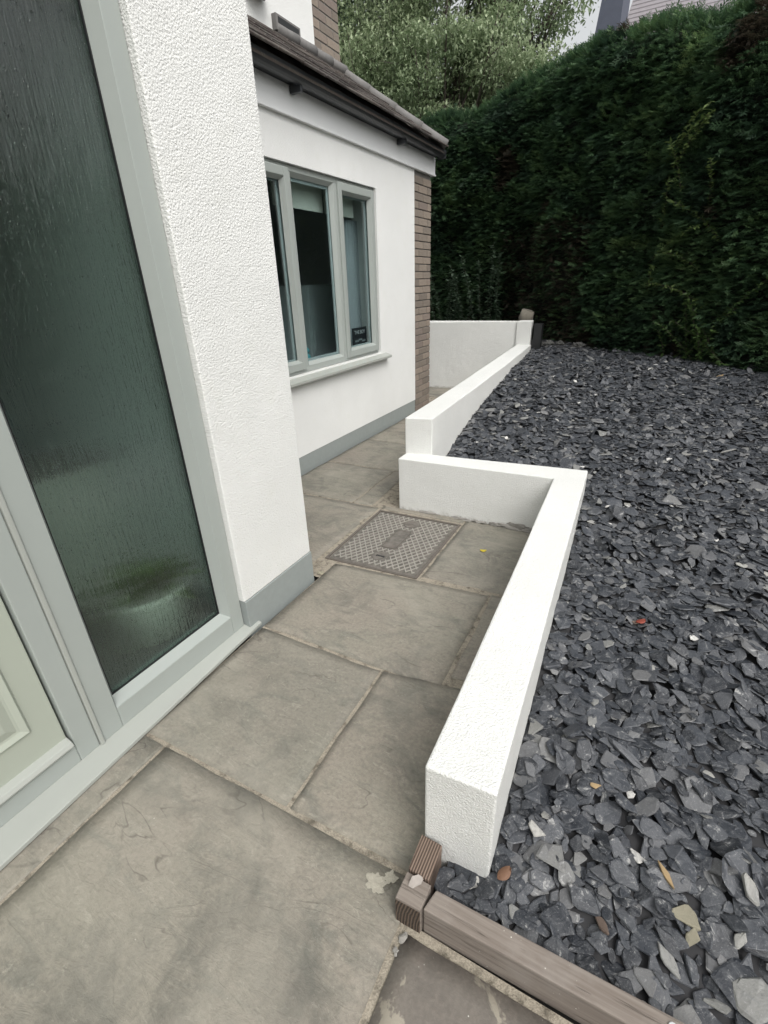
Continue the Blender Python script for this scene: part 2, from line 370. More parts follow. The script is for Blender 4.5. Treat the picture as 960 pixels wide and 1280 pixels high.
def mesh_obj(name, verts, faces, mat, parent=None, smooth=False, bevel=0, segs=2, origin=None):
    me = bpy.data.meshes.new(name)
    if origin is not None: verts = [(v[0]-origin[0], v[1]-origin[1], v[2]-origin[2]) for v in verts]
    me.from_pydata([tuple(v) for v in verts], [], [tuple(f) for f in faces]); me.update()
    for m in (mat if isinstance(mat, list) else [mat]): me.materials.append(m)
    if smooth: me.polygons.foreach_set('use_smooth', [True]*len(me.polygons))
    o = bpy.data.objects.new(name, me)
    if origin is not None: o.location = origin
    link(o, parent)
    if bevel:
        b = o.modifiers.new('bevel', 'BEVEL'); b.width = bevel; b.segments = segs; b.limit_method = 'ANGLE'; b.harden_normals = False
    return o
def np_mesh(name, V, F, mat, parent=None, tint=None, smooth=False):
    V = np.asarray(V, np.float32); F = np.asarray(F, np.int32); k = F.shape[1]
    me = bpy.data.meshes.new(name); me.vertices.add(len(V)); me.vertices.foreach_set('co', V.ravel())
    me.loops.add(F.size); me.loops.foreach_set('vertex_index', F.ravel())
    me.polygons.add(len(F)); me.polygons.foreach_set('loop_start', np.arange(0, F.size, k, dtype=np.int32))
    me.polygons.foreach_set('use_smooth', np.full(len(F), smooth))
    me.update(calc_edges=True)
    if tint is not None:
        a = me.attributes.new('tint', 'FLOAT', 'POINT'); a.data.foreach_set('value', np.asarray(tint, np.float32))
    me.materials.append(mat); o = bpy.data.objects.new(name, me); return link(o, parent)
BF = [(0, 3, 2, 1), (4, 5, 6, 7), (0, 1, 5, 4), (1, 2, 6, 5), (2, 3, 7, 6), (3, 0, 4, 7)]
class MB:
    def __init__(s): s.v = []; s.f = []
    def box(s, x, y, z):
        n = len(s.v); s.v += [(x[0], y[0], z[0]), (x[1], y[0], z[0]), (x[1], y[1], z[0]), (x[0], y[1], z[0]), (x[0], y[0], z[1]), (x[1], y[0], z[1]), (x[1], y[1], z[1]), (x[0], y[1], z[1])]
        s.f += [tuple(i+n for i in f) for f in BF]; return s
    def prism(s, pts, z0, z1):
        n = len(s.v); k = len(pts)
        s.v += [(p[0], p[1], z0) for p in pts] + [(p[0], p[1], z1 if len(p) < 3 else p[2]) for p in pts]
        s.f += [tuple(n+i for i in reversed(range(k))), tuple(n+k+i for i in range(k))] + [(n+i, n+(i+1) % k, n+k+(i+1) % k, n+k+i) for i in range(k)]; return s
    def profile_y(s, prof, y0, y1):
        # prof: list of (x,z), counter-clockwise seen from -y
        n = len(s.v); k = len(prof)
        s.v += [(p[0], y0, p[1]) for p in prof] + [(p[0], y1, p[1]) for p in prof]
        s.f += [tuple(n+i for i in range(k)), tuple(n+k+i for i in reversed(range(k)))] + [(n+i, n+k+i, n+k+(i+1) % k, n+(i+1) % k) for i in range(k)]; return s
    def tube(s, pts, r, seg=10, cap=True):
        n = len(s.v); m = len(pts)
        for i, p in enumerate(pts):
            a = Vector(pts[max(i-1, 0)]); b = Vector(pts[min(i+1, m-1)]); d = (b-a).normalized()
            u = d.orthogonal().normalized(); 
            if abs(d.z) < .9: u = d.cross(Vector((0, 0, 1))).normalized()
            v = d.cross(u); rr = r[i] if isinstance(r, (list, tuple)) else r
            for j in range(seg):
                t = 2*math.pi*j/seg; s.v.append(tuple(Vector(p)+u*math.cos(t)*rr+v*math.sin(t)*rr))
        for i in range(m-1):
            for j in range(seg): s.f.append((n+i*seg+j, n+i*seg+(j+1) % seg, n+(i+1)*seg+(j+1) % seg, n+(i+1)*seg+j))
        if cap: s.f += [tuple(n+j for j in reversed(range(seg))), tuple(n+(m-1)*seg+j for j in range(seg))]
        return s
    def lathe(s, c, prof, seg=20):
        n = len(s.v)
        for r, z in prof:
            for j in range(seg):
                t = 2*math.pi*j/seg; s.v.append((c[0]+r*math.cos(t), c[1]+r*math.sin(t), c[2]+z))
        for i in range(len(prof)-1):
            for j in range(seg): s.f.append((n+i*seg+j, n+i*seg+(j+1) % seg, n+(i+1)*seg+(j+1) % seg, n+(i+1)*seg+j))
        s.f += [tuple(n+j for j in reversed(range(seg))), tuple(n+(len(prof)-1)*seg+j for j in range(seg))]; return s
    def obj(s, name, mat, parent=None, bevel=0, smooth=False, segs=2, origin=None):
        return mesh_obj(name, s.v, s.f, mat, parent, smooth, bevel, segs, origin)
def box(name, x, y, z, mat, parent=None, bevel=0, segs=2):
    return MB().box(x, y, z).obj(name, mat, parent, bevel, False, segs)

# ============================================================ GROUND AND PATH
tag(mesh_obj('ground', [(-150, -150, -.09), (150, -150, -.09), (150, 150, -.09), (-150, 150, -.09)], [(0, 1, 2, 3)], M['ground']), kind='structure')
path = tag(mesh_obj('path', [(-1.492, -3.0, -.0055), (2.6, -3, -.0055), (2.6, .60, -.0055), (-.33, .60, -.0055), (-.33, 1.0, -.0055), (-.395, 3.05, -.0055), (-1.52, 3.05, -.0055), (-1.8, 7.6, -.012), (-3.2, 7.6, -.012), (-2.60, 5.4, -.0055), (-2.60, 1.88, -.0055), (-1.492, 1.88, -.0055)], [tuple(range(12))], M['mortar']), kind='structure')
tag(box('path_bedding', (-3.3, 2.6), (-3, 7.7), (-.085, -.045), M['dark_gap']), kind='structure')
def slab(q, mat=None, n=14, seed=0, amp=.0030, label=None):
    """one riven slab: quad corners a,b,c,d (ccw), dressed wavy edges, top at z=0"""
    a, b, c, d = [Vector((p[0], p[1], 0)) for p in q]
    V = []; F = []
    cen = (a+b+c+d)/4
    for j in range(n+1):
        for i in range(n+1):
            u = i/n; v = j/n
            p = a.lerp(b, u).lerp(d.lerp(c, u), v)
            e = min(i, n-i, j, n-j)
            wob = noise.noise_vector(Vector((p.x*7+seed, p.y*7, seed*3.1)))*.006
            if e == 0: p = p + Vector((wob.x, wob.y, 0))
            h = noise.fractal(Vector((p.x*3.5+seed*9, p.y*3.5, 1.7)), 1.0, 2.0, 4)*amp*1.6
            if e == 0: h -= .0022
            V.append((p.x-cen.x, p.y-cen.y, h))
    for j in range(n):
        for i in range(n):
            k = j*(n+1)+i; F.append((k, k+1, k+n+2, k+n+1))
    ring = [i for i in range(n+1)] + [(j+1)*(n+1)-1 for j in range(1, n+1)] + [n*(n+1)+i for i in range(n-1, -1, -1)] + [j*(n+1) for j in range(n-1, 0, -1)]
    base = len(V)
    for k in ring: V.append((V[k][0], V[k][1], -.03))
    L = len(ring)
    for i in range(L): F.append((ring[(i+1) % L], ring[i], base+i, base+(i+1) % L))
    o = mesh_obj('paving_slab', V, F, mat or M['slab'], None, True)
    o.location = cen; o.parent = path
    if label: o['label'] = label
    return o
g = .007
SL = [
 ([(-1.487, -.9), (-1.354, -.9), (-1.366, .672), (-1.487, .672)], None),
 ([(-1.343, -.35), (-.325, -.35), (-.322, .697), (-1.354, .676)], None),
 ([(-1.343, -1.1), (-.325, -1.1), (-.325, -.364), (-1.343, -.364)], None),
 ([(-1.487, .688), (-.800, .702), (-.808, 1.372), (-1.487, 1.374)], None),
 ([(-.786, .706), (-.318, .712), (-.34, 1.455), (-.792, 1.378)], None),
 ([(-1.487, 1.392), (-.535, 1.392), (-.545, 2.128), (-1.487, 2.05)], None),
 ([(-.512, 1.475), (-.345, 1.492), (-.36, 2.150), (-.526, 2.135)], None),
 ([(-.948, 2.145), (-.372, 2.170), (-.395, 2.985), (-.945, 2.950)], None),
 ([(-2.60, 1.9), (-1.628, 1.9), (-1.628, 2.862), (-2.60, 2.845)], None),
 ([(-1.606, 2.868), (-.96, 2.885), (-.96, 2.945), (-1.606, 2.915)], None),
 ([(-2.60, 2.866), (-1.876, 2.882), (-1.876, 3.615), (-2.60, 3.600)], None),
 ([(-1.860, 2.882), (-1.700, 2.882), (-1.730, 3.62), (-1.860, 3.615)], None),
 ([(-2.60, 3.620), (-1.740, 3.636), (-1.760, 4.38), (-2.60, 4.38)], None),
 ([(-2.60, 4.396), (-1.760, 4.396), (-1.800, 5.10), (-2.60, 5.10)], None),
 ([(-2.60, 5.116), (-1.80, 5.116), (-1.82, 5.90), (-2.60, 5.90)], None),
 ([(-2.60, 5.916), (-1.82, 5.916), (-1.88, 6.6), (-2.62, 6.6)], None),
 ([(-3.1, 6.616), (-1.88, 6.616), (-1.90, 7.29), (-3.1, 7.29)], None),
 ([(-.308, -.35), (.60, -.35), (.60, .585), (-.300, .575)], 'slab_brown'),
 ([(.615, -.35), (1.5, -.35), (1.5, .60), (.615, .59)], 'slab_brown'),
 ([(-.308, -1.1), (.60, -1.1), (.60, -.364), (-.308, -.364)], None),
]
for i, (q, m) in enumerate(SL):
    big = max(abs(q[1][0]-q[0][0]), abs(q[2][1]-q[1][1]))
    slab(q, M[m] if m else None, n=16 if big > .5 else 8, seed=i*1.37+2,
         label='brown stained slab beside the timber edging' if m and i == 17 else None)
# broken bits of mortar / crumbled base along the foot of the low wall and beside the timber post
def lump(name, c, r, mat, parent=None, flat=.5, seed=0, sub=2, jag=.35, rot=0):
    bm = bmesh.new(); bmesh.ops.create_icosphere(bm, subdivisions=sub, radius=1)
    for v in bm.verts:
        k = 1+jag*noise.noise(v.co*1.7+Vector((seed*3.3, seed, 0)))+jag*.35*noise.noise(v.co*4+Vector((seed, 0, seed)))+(jag*.5*noise.noise(v.co*9+Vector((0, seed, 0))) if sub > 3 else 0)
        v.co = Vector((v.co.x*r[0]*k, v.co.y*r[1]*k, v.co.z*r[2]*k))
    me = bpy.data.meshes.new(name); bm.to_mesh(me); bm.free(); me.materials.append(mat)
    o = bpy.data.objects.new(name, me); o.location = c; o.rotation_euler = (0, 0, rot); return link(o, parent) if parent is None else link_local(o, parent)
def link_local(o, parent):
    COL.objects.link(o); o.parent = parent; o.matrix_parent_inverse = parent_inv(parent); return o

# ============================================================ MANHOLE COVER
cv = root('manhole_cover', (-1.27, 2.46, 0), 'brown steel drain cover with raised diamond tread set in the paving', 'drain cover')
Q = [(-1.585, 2.075), (-.965, 2.105), (-.962, 2.855), (-1.60, 2.835)]
def inset(q, d):
    c = np.mean(q, axis=0); out = []
    for i in range(4):
        p = np.array(q[i]); a = np.array(q[i-1])-p; b = np.array(q[(i+1) % 4])-p
        out.append(tuple(p+a/np.linalg.norm(a)*d+b/np.linalg.norm(b)*d))
    return out
fr = MB(); Qi = inset(Q, .016)
for i in range(4): fr.prism([Q[i], Q[(i+1) % 4], Qi[(i+1) % 4], Qi[i]], -.03, .001)
fr.obj('frame', M['rust'], cv)
Q2 = inset(Q, .020)
MB().prism(Q2, -.03, -.002).obj('plate', M['iron'], cv, .002)
# raised ribs
Q3 = [np.array(p) for p in inset(Q, .040)]
def quad_uv(u, v): return Q3[0]*(1-u)*(1-v)+Q3[1]*u*(1-v)+Q3[2]*u*v+Q3[3]*(1-u)*v
ribs = MB(); Wd, Hd = .54, .70
def clipseg(p, d, rects):
    ts = np.linspace(-1.4, 1.4, 561); segs = []; cur = None
    for t in ts:
        x, y = p[0]+d[0]*t, p[1]+d[1]*t
        ok = 0 <= x <= Wd and 0 <= y <= Hd and not (abs(x-.27) < .062 and abs(y-.36) < .145) and math.hypot(x-.27, y-.115) > .062 and math.hypot(x-.27, y-.605) > .062
        if ok and cur is None: cur = t
        if not ok and cur is not None: segs.append((cur, t)); cur = None
    return [s_ for s_ in segs if s_[1]-s_[0] > .012]
for sgn in (-1, 1):
    ang = math.radians(90-sgn*33); d = (math.cos(ang), math.sin(ang)); nx, ny = -d[1], d[0]
    for k in range(-26, 27):
        p = (Wd/2+nx*k*.034, Hd/2+ny*k*.034)
        for t0, t1 in clipseg(p, d, None):
            A = np.array([p[0]+d[0]*t0, p[1]+d[1]*t0]); B = np.array([p[0]+d[0]*t1, p[1]+d[1]*t1]); w_ = np.array([nx, ny])*.0032
            qd = [A-w_, B-w_, B+w_, A+w_]
            if sgn < 0: qd = qd
            ribs.prism([tuple(quad_uv(x/Wd, y/Hd)) for x, y in qd], -.0022, .0022 if sgn > 0 else .0019)
tag(ribs.obj('tread_ribs', M['iron_rib'], cv), kind='stuff')
def cpt(x, y): return quad_uv(x/Wd, y/Hd)
MB().prism([tuple(cpt(*p)) for p in [(.225, .235), (.315, .235), (.315, .485), (.225, .485)]], -.002, .0012).obj('centre_plate', M['iron'], cv)
for (x0, x1, y0, y1) in ((.222, .224, .232, .488), (.316, .318, .232, .488), (.224, .316, .232, .234), (.224, .316, .486, .488)):
    MB().prism([tuple(cpt(*p)) for p in [(x0, y0), (x1, y0), (x1, y1), (x0, y1)]], -.002, .002).obj('plate_rim', M['rust'], cv)
for y in (.115, .605):
    c = cpt(.27, y)
    MB().lathe((c[0], c[1], 0), [(.052, -.002), (.052, .0015), (.045, .0018), (.040, -.0005), (.022, -.001), (.020, .0012), (.005, .0012)], 28).obj('lifting_boss', M['iron'], cv, 0, True)
    if y < .3:
        MB().box((c[0]-.028, c[0]+.028), (c[1]-.006, c[1]+.006), (-.001, .002)).obj('key_slot', M['seal'], cv)

# ============================================================ RETAINING WALL
gw = root('garden_wall', (-1.0, 3.0, 0), 'low white rendered stepped garden wall holding back the slate bed', 'wall')
def wall_prism(name, pts, z0, z1, sub=.25, wob=.003, mat=None, seed=0, bevel=.007, parent=None):
    """prism with side edges cut every `sub` metres, faces slightly hand-trowelled"""
    P = []
    n = len(pts)
    for i in range(n):
        a = Vector(pts[i][:2]); b = Vector(pts[(i+1) % n][:2]); L = (b-a).length; k = max(1, int(L/sub))
        for j in range(k):
            p = a.lerp(b, j/k); d = (b-a).normalized(); nr = Vector((d.y, -d.x))
            if j: p = p + nr*noise.noise(Vector((p.x*2, p.y*2, seed)))*wob*2
            P.append((p.x, p.y))
    mb = MB(); mb.prism(P, z0, z1); k = len(P)
    for i in range(k):
        x, y, z = mb.v[k+i]; mb.v[k+i] = (x, y, z+noise.noise(Vector((x*1.5, y*1.5, 5+seed)))*wob)
    return mb.obj(name, mat or M['garden_wall'], parent or gw, bevel, False, 3)
wall_prism('low_wall', [(-.331, .770), (-.139, .777), (-.182, 2.0), (-.223, 3.190), (-1.285, 3.098), (-1.481, 3.062), (-1.481, 2.924), (-.399, 2.962), (-.362, 1.9)], -.03, .40, seed=1)
wall_prism('upper_wall', [(-1.484, 3.052), (-1.287, 3.092), (-1.345, 4.3), (-1.425, 5.6), (-1.560, 7.46), (-1.765, 7.46), (-1.635, 5.6), (-1.545, 4.3)], -.03, .668, seed=2)
wall_prism('end_pier', [(-1.790, 7.44), (-1.578, 7.44), (-1.60, 7.66), (-1.790, 7.66)], -.03, .985, seed=3)
wall_prism('back_wall', [(-3.9, 7.30), (-3.1, 7.30), (-1.787, 7.47), (-1.787, 7.62), (-3.9, 7.60)], -.03, .982, seed=4)
# hacked concrete left showing at the foot of the cross wall
for (x, y, rx, rz, sd) in [(-.62, 2.952, .10, .035, 1), (-.50, 2.955, .07, .022, 2), (-.74, 2.95, .05, .016, 3), (-1.0, 2.943, .07, .010, 4), (-1.25, 2.935, .08, .008, 5), (-.86, 2.947, .05, .010, 8)]:
    lump('exposed_footing', (x, y, 0.004), (rx, .022, rz), M['concrete'], gw, seed=sd, sub=3, jag=.7)
# ============================================================ TIMBER EDGING
te = root('timber_edging', (-.30, .63, 0), 'weathered brown timber edging with corner post holding the slate', 'edging')
MB().prism([(-.262, .604), (.22, .614), (2.6, .68), (2.6, .740), (.33, .672), (-.248, .660)], -.02, .097).obj('long_rail', M['timber'], te, .004)
MB().prism([(-.336, .592), (-.265, .594), (-.262, .660), (-.334, .662)], -.02, .104).obj('corner_post', [M['timber']], te, .003)
MB().prism([(-.335, .5905), (-.266, .5925), (-.266, .5935), (-.335, .5915)], -.01, .095).obj('sawn_end', M['endgrain'], te)
MB().prism([(-.332, .665), (-.268, .663), (-.272, .762), (-.336, .764)], -.02, .112).obj('short_rail', M['timber_y'], te, .003)
tag(mesh_obj('flint_chip', [(-.318, .634, .106), (-.306, .634, .105), (-.291, .652, .108), (-.290, .664, .110), (-.300, .662, .118), (-.313, .648, .121),
    (-.315, .630, .105), (-.303, .630, .105), (-.287, .649, .106), (-.286, .661, .107), (-.296, .659, .114), (-.309, .645, .117)],
    [(0, 5, 4, 3, 2, 1), (6, 7, 8, 9, 10, 11)]+[(i, (i+1) % 6, 6+(i+1) % 6, 6+i) for i in range(6)], M['flint']), 'small pale oval stone flake lying on the timber corner post', 'stone')
kb = MB().lathe((.30, .650, .1005), [(.010, 0), (.0085, .0008), (.004, .0012)], 14).obj('screw_head', M['steel'], te)

# ============================================================ SLATE BED
YS = [-1, .6, .78, 1.0, 1.7, 2.4, 3.1, 3.4, 3.8, 4.4, 6, 7.3, 14]; ZS = [.04, .045, .055, .105, .150, .165, .255, .315, .395, .465, .585, .615, .64]
def bed_h(x, y): return np.interp(y, YS, ZS)+.012*np.sin(x*2.3+1)*np.cos(y*1.9)
def left_edge(y):
    return np.interp(y, [.66, .776, .7761, 3.19, 3.191, 5.6, 7.44, 7.45, 7.66, 7.67, 14], [-.26, -.26, -.139, -.223, -1.29, -1.425, -1.56, -1.57, -1.60, -6.0, -6.0])
rows = np.concatenate([np.arange(.68, 7.6, .12), np.arange(7.7, 13, .4)]); V = []; F = []; nc = 40
for j, y in enumerate(rows):
    xl = -.2 if y < 3.12 else (-1.4 if y < 7.66 else -6.)
    for i in range(nc+1):
        x = xl+(7-xl)*(i/nc)**1.5; V.append((x, y, float(bed_h(x, y))-.03 if y < 7.6 else float(bed_h(x, y))))
for j in range(len(rows)-1):
    for i in range(nc): k = j*(nc+1)+i; F.append((k, k+1, k+nc+2, k+nc+1))
bed = tag(mesh_obj('slate_bed', V, F, M['soil'], None, True), kind='structure')
# --- chip shapes
NCH = 32
def chip_shape(k):
    r = np.random.default_rng(100+k); n = int(r.integers(4, 7)); asp = r.uniform(.58, 1.0)
    th = np.sort((np.arange(n)+r.uniform(-.33, .33, n))/n*2*np.pi)
    rad = r.uniform(.74, 1.06, n)
    P = np.stack([np.cos(th)*rad, np.sin(th)*rad*asp], 1)
    # knock the corners off: broken slate wears to blunt corners
    nx_ = np.roll(P, -1, 0); cq = r.uniform(.05, .26, (n, 1)); P = np.stack([P+(nx_-P)*cq, nx_+(P-nx_)*np.roll(cq, 1, 0)], 1).reshape(-1, 2)*1.08
    n = len(P); P = P*r.uniform(.93, 1.06, (n, 1))
    t = r.uniform(.10, .30)
    bot = np.c_[P*r.uniform(.86, 1.0, (n, 1)), np.full(n, -t*.5)+r.uniform(-.02, .02, n)]
    mid = np.c_[P, np.full(n, t*.15)+r.uniform(-.05, .05, n)*t*4]
    tp = np.c_[P*r.uniform(.80, .95, (n, 1)), np.full(n, t*.5)+r.uniform(-.03, .03, n)]
    cen = np.array([[r.uniform(-.2, .2), r.uniform(-.15, .15), t*.5+r.uniform(.0, .05)]])
    V = np.vstack([bot, mid, tp, cen]); F = []
    for i in range(n):
        j = (i+1) % n
        F += [(i, j, n+j), (i, n+j, n+i), (n+i, n+j, 2*n+j), (n+i, 2*n+j, 2*n+i), (2*n+i, 2*n+j, 3*n)]
    return V, np.array(F), P, t
shapes = [chip_shape(k) for k in range(NCH)]
# --- settle chips one after another on a height grid
GX0, GY0, GC = -1.7, .60, .0125
GXN, GYN = int((3.4-GX0)/GC), int((9.6-GY0)/GC)
gxc = GX0+(np.arange(GXN)+.5)*GC; gyc = GY0+(np.arange(GYN)+.5)*GC
HM = (bed_h(gxc[None, :], gyc[:, None])-.028)
OWN = np.full(HM.shape, -1, np.int32)
cand = []
def add_rand(n):
    out = []
    while len(out) < n:
        y = rng.uniform(.68, 9.3, n*2); x = rng.uniform(-1.55, 3.2, n*2)
        le = left_edge(np.minimum(y, 7.6))
        ok = (x > le+.012) & (x < 1.1+(y-.7)*.36+.6)
        ok &= (y < 9.2-.9*(x+1.6)+.55) | (x > 2.6)
        lim = np.interp(x, [-.26, .33, 3], [.668, .70, .80]); ok &= y > lim
        ok &= ~((y < 3.19) & (x < le+.012)); out += list(zip(x[ok], y[ok]))
    return out[:n]
NCHIP = 38000
for (x, y) in add_rand(NCHIP):
    s = float(np.clip(rng.lognormal(math.log(.029), .42), .010, .070))
    if y > 4.5: s *= .95
    cand.append([x, y, s, int(rng.integers(NCH)), rng.uniform(0, 6.283), None, None])
# near the timber and low-wall end the chips are bigger
for (x, y) in add_rand(9000):
    if y < 2.0 and rng.random() < .55: cand.append([x, y, rng.uniform(.024, .050), int(rng.integers(NCH)), rng.uniform(0, 6.283), None, None])
def tint_rand():
    r = rng.random()
    if r < .80: return rng.uniform(0, .64)
    if r < .945: return rng.uniform(.62, .84)
    if r < .990: return rng.uniform(.84, .92)
    return rng.uniform(.95, 1.0)
tr = np.zeros((len(cand), 16)); PX = {}
specials = [  # x, y, size, tint/material, elongated stretch, yaw
 (.120, 1.385, .075, .30, 'slate', .5, -.15), (.165, 1.300, .085, .64, 'slate', .20, -.35), (.288, .971, .036, 0, 'ochre', .35, -.9), (.336, .905, .036, 0, 'creamstone', .8, .5), (.350, .862, .026, 0, 'creamstone', .7, 1.2),
 (.470, .800, .060, .86, 'slate', .8, 1.0), (.010, .885, .050, .84, 'slate', .8, -.6), (.046, .866, .040, .83, 'slate', .7, -.9), (.049, 1.369, .030, .85, 'slate', .6, 1.3), (.150, .800, .042, 0, 'pinkstone', .3, -1.),
 (-.286, 3.469, .020, 1., 'slate', .8, 0), (-1.135, 3.656, .022, 1., 'slate', .8, .4), (-1.04, 3.827, .026, .88, 'slate', .8, .4), (-.90, 4.365, .035, .92, 'slate', .8, .2), (-.81, 4.265, .035, .91, 'slate', .7, .7), (-.88, 4.20, .04, .88, 'slate', .7, .2), (-1.0, 4.45, .035, .90, 'slate', .7, .9), (-.76, 4.42, .03, .90, 'slate', .7, .5), (-.93, 4.08, .03, .88, 'slate', .7, .5),
 (.466, 1.009, .050, .90, 'slate', .5, -1.0), (-.125, 1.269, .034, .86, 'slate', .7, 1.4), (-.045, .935, .026, .93, 'slate', .8, .3), (-.03, .985, .03, .90, 'slate', .8, .9), (.188, 1.172, .016, .97, 'slate', .7, .3), (.089, 1.136, .02, 0, 'ochre', .5, .9), (.081, 6.445, .03, 1., 'slate', .6, 0), (.663, 5.92, .05, 0, 'ochre', .4, .6),
 (.300, .800, .045, .86, 'slate', .5, -.7), (.255, .735, .030, .80, 'slate', .9, 0), (.40, .762, .032, .88, 'slate', .6, .2), (-.13, 2.81, .04, .90, 'slate', .5, .2), (.60, 3.9, .05, .90, 'slate', .25, .1), (.35, 3.8, .05, .91, 'slate', .25, -.1), (.52, 3.75, .03, .96, 'slate', .4, .1),
 (-.03, .722, .040, .20, 'slate', .75, .3), (-.135, .745, .036, .12, 'slate', .8, 1.2), (-.205, .728, .040, .22, 'slate', .9, .5), (.16, 2.03, .02, 0, 'pinkstone', .5, .3), (.05, .760, .045, .15, 'slate', .8, -.5), (.10, .835, .055, .18, 'slate', .8, -.4)]
sp_start = len(cand)
for spx in specials: cand.append([spx[0], spx[1], spx[2], int(rng.integers(NCH)), spx[6], spx[3], spx])
info = []; TA = {}; MW = []
n_main = sp_start
ci = -1
while ci+1 < len(cand):
    ci += 1
    if ci == n_main:
        # fill whatever bare spots are left with small chips
        jj, ii = np.nonzero(OWN < 0); fx = gxc[ii]; fy = gyc[jj]; keep = (fx > left_edge(np.minimum(fy, 7.6))+.012) & (fx < 1.7+(fy-.7)*.36) & (fy > np.interp(fx, [-.26, .33, 3], [.668, .70, .80])) & ((fy < 9.75-.9*(fx+1.6)) | (fx > 2.6)) & (rng.random(len(fx)) < .30)
        fill = [[float(a), float(b), float(rng.uniform(.014, .034)), int(rng.integers(NCH)), float(rng.uniform(0, 6.28)), None, None] for a, b in zip(fx[keep], fy[keep])]
        cand[n_main:n_main] = fill; sp_start = n_main+len(fill)
    x, y, s, k, yaw, tint, spx = cand[ci]
    V, Fk, P, t = shapes[k]
    sx = s; sy = s*(spx[5]/.75 if spx else rng.uniform(.75, 1.15)); sz = s*(1.0 if s < .04 else .75)*rng.uniform(.8, 1.25)
    rr = s*1.05
    i0 = max(int((x-rr-GX0)/GC), 0); i1 = min(int((x+rr-GX0)/GC)+1, GXN); j0 = max(int((y-rr-GY0)/GC), 0); j1 = min(int((y+rr-GY0)/GC)+1, GYN)
    if i1-i0 < 2 or j1-j0 < 2: info.append(None); MW.append(None); continue
    X, Y_ = np.meshgrid(gxc[i0:i1]-x, gyc[j0:j1]-y)
    c_, s_ = math.cos(yaw), math.sin(yaw)
    U = (X*c_+Y_*s_)/sx; W_ = (-X*s_+Y_*c_)/(sy*.75)
    m = (U*U+W_*W_) < .74
    if m.sum() < 3: m = (X*X+Y_*Y_) < (GC*1.6)**2
    sub = HM[j0:j1, i0:i1]; h = sub[m]; xm, ym = X[m], Y_[m]
    h0 = h.mean(); vx = (xm*xm).sum()+1e-6; vy = (ym*ym).sum()+1e-6
    gx = float(np.clip(((h-h0)*xm).sum()/vx, -.75, .75))*.85+rng.normal(0, .11); gy = float(np.clip(((h-h0)*ym).sum()/vy, -.75, .75))*.85+rng.normal(0, .11)
    if m.sum() < 6: gx *= .5; gy *= .5
    if rng.random() < .05 and not spx: gx += rng.normal(0, .6); gy += rng.normal(0, .6)
    res = h-(gx*xm+gy*ym); z = float(np.quantile(res, .62))+t*.5*sz*.75
    top = z+gx*xm+gy*ym+t*.5*sz
    sub2 = np.maximum(h, top); sub[m] = sub2; ow = OWN[j0:j1, i0:i1]; ow[m] = np.where(top >= h-.001, ci, ow[m])
    nz = Vector((-gx, -gy, 1)).normalized(); xa = Vector((c_, s_, gx*c_+gy*s_)).normalized(); ya = nz.cross(xa)
    A = np.array([[xa.x*sx, ya.x*sy, nz.x*sz], [xa.y*sx, ya.y*sy, nz.y*sz], [xa.z*sx, ya.z*sy, nz.z*sz]])
    MW.append((A, np.array([x, y, z])))
    TA[ci] = tint if tint is not None else tint_rand()
    if spx is None and TA[ci] > .86 and s > .028: TA[ci] = rng.uniform(.6, .84); info.append((s*sy*float(m.sum())*0+1, s))
cnt = np.bincount(OWN[OWN >= 0], minlength=len(cand)).astype(float)
score = np.zeros(len(cand))
for ci in range(len(cand)):
    if MW[ci] is None: continue
    u, v, dpt = project(MW[ci][1])
    if dpt > .1 and -10 < u < 970 and -10 < v < 1290:
        p = MW[ci][1]; dist = math.sqrt(p[0]**2+p[1]**2+(p[2]-CAM_H)**2)
        score[ci] = cnt[ci]*GC*GC*(CAM_H-p[2])/dist/dist**2
for ci in range(sp_start, len(cand)): score[ci] += 1
order = np.argsort(-score); indiv = set(int(i) for i in order[:298] if score[i] > 0)
chip_me = []
for k, (V, Fk, P, t) in enumerate(shapes):
    me = bpy.data.meshes.new('slate_chip'); me.from_pydata([tuple(map(float, v)) for v in V], [], [tuple(map(int, f)) for f in Fk]); me.update(); me.materials.append(M['slate_one']); chip_me.append(me)
matme = {}
allV, allF, allT = [], [], []; off = 0
for ci in range(len(cand)):
    if MW[ci] is None: continue
    A, T = MW[ci]; k = cand[ci][3]; V, Fk, P, t = shapes[k]; spx = cand[ci][6]
    if ci in indiv:
        mk = spx[4] if spx else 'slate'
        if mk == 'slate': me = chip_me[k]
        else:
            if (k, mk) not in matme:
                me = chip_me[k].copy(); me.materials[0] = M[mk]; matme[(k, mk)] = me
            me = matme[(k, mk)]
        nm = 'slate_chip' if mk == 'slate' else 'stone'
        o = bpy.data.objects.new(nm, me); m4 = Matrix.Identity(4)
        for a in range(3):
            for b in range(3): m4[a][b] = float(A[a, b])
            m4[a][3] = float(T[a])
        o.matrix_world = m4; COL.objects.link(o); o.parent = bed; o['tint'] = float(TA[ci])
        if mk == 'ochre': o['label'] = 'ochre yellow stone among the grey slate'
        elif mk == 'creamstone': o['label'] = 'cream crusted stone among the grey slate'
        elif mk == 'pinkstone': o['label'] = 'reddish brown stone sliver'
    else:
        if cnt[ci] == 0: continue
        allV.append(V@A.T+T); allF.append(Fk.reshape(-1, 5, 3)[:, 2:].reshape(-1, 3)+off); allT.append(np.full(len(V), TA[ci])); off += len(V)
tag(np_mesh('slate_chippings', np.vstack(allV), np.vstack(allF), M['slate'], bed, np.concatenate(allT)), kind='stuff')
def h_at(x, y):
    i = int((x-GX0)/GC); j = int((y-GY0)/GC); return float(HM[j, i])

# ============================================================ HOUSE
hs_ = root('house', (-2.6, 2.0, 0), 'white rendered house with grey frames, tiled lean-to roof and brick corners', 'house')
XN = -1.52; XB = -2.62
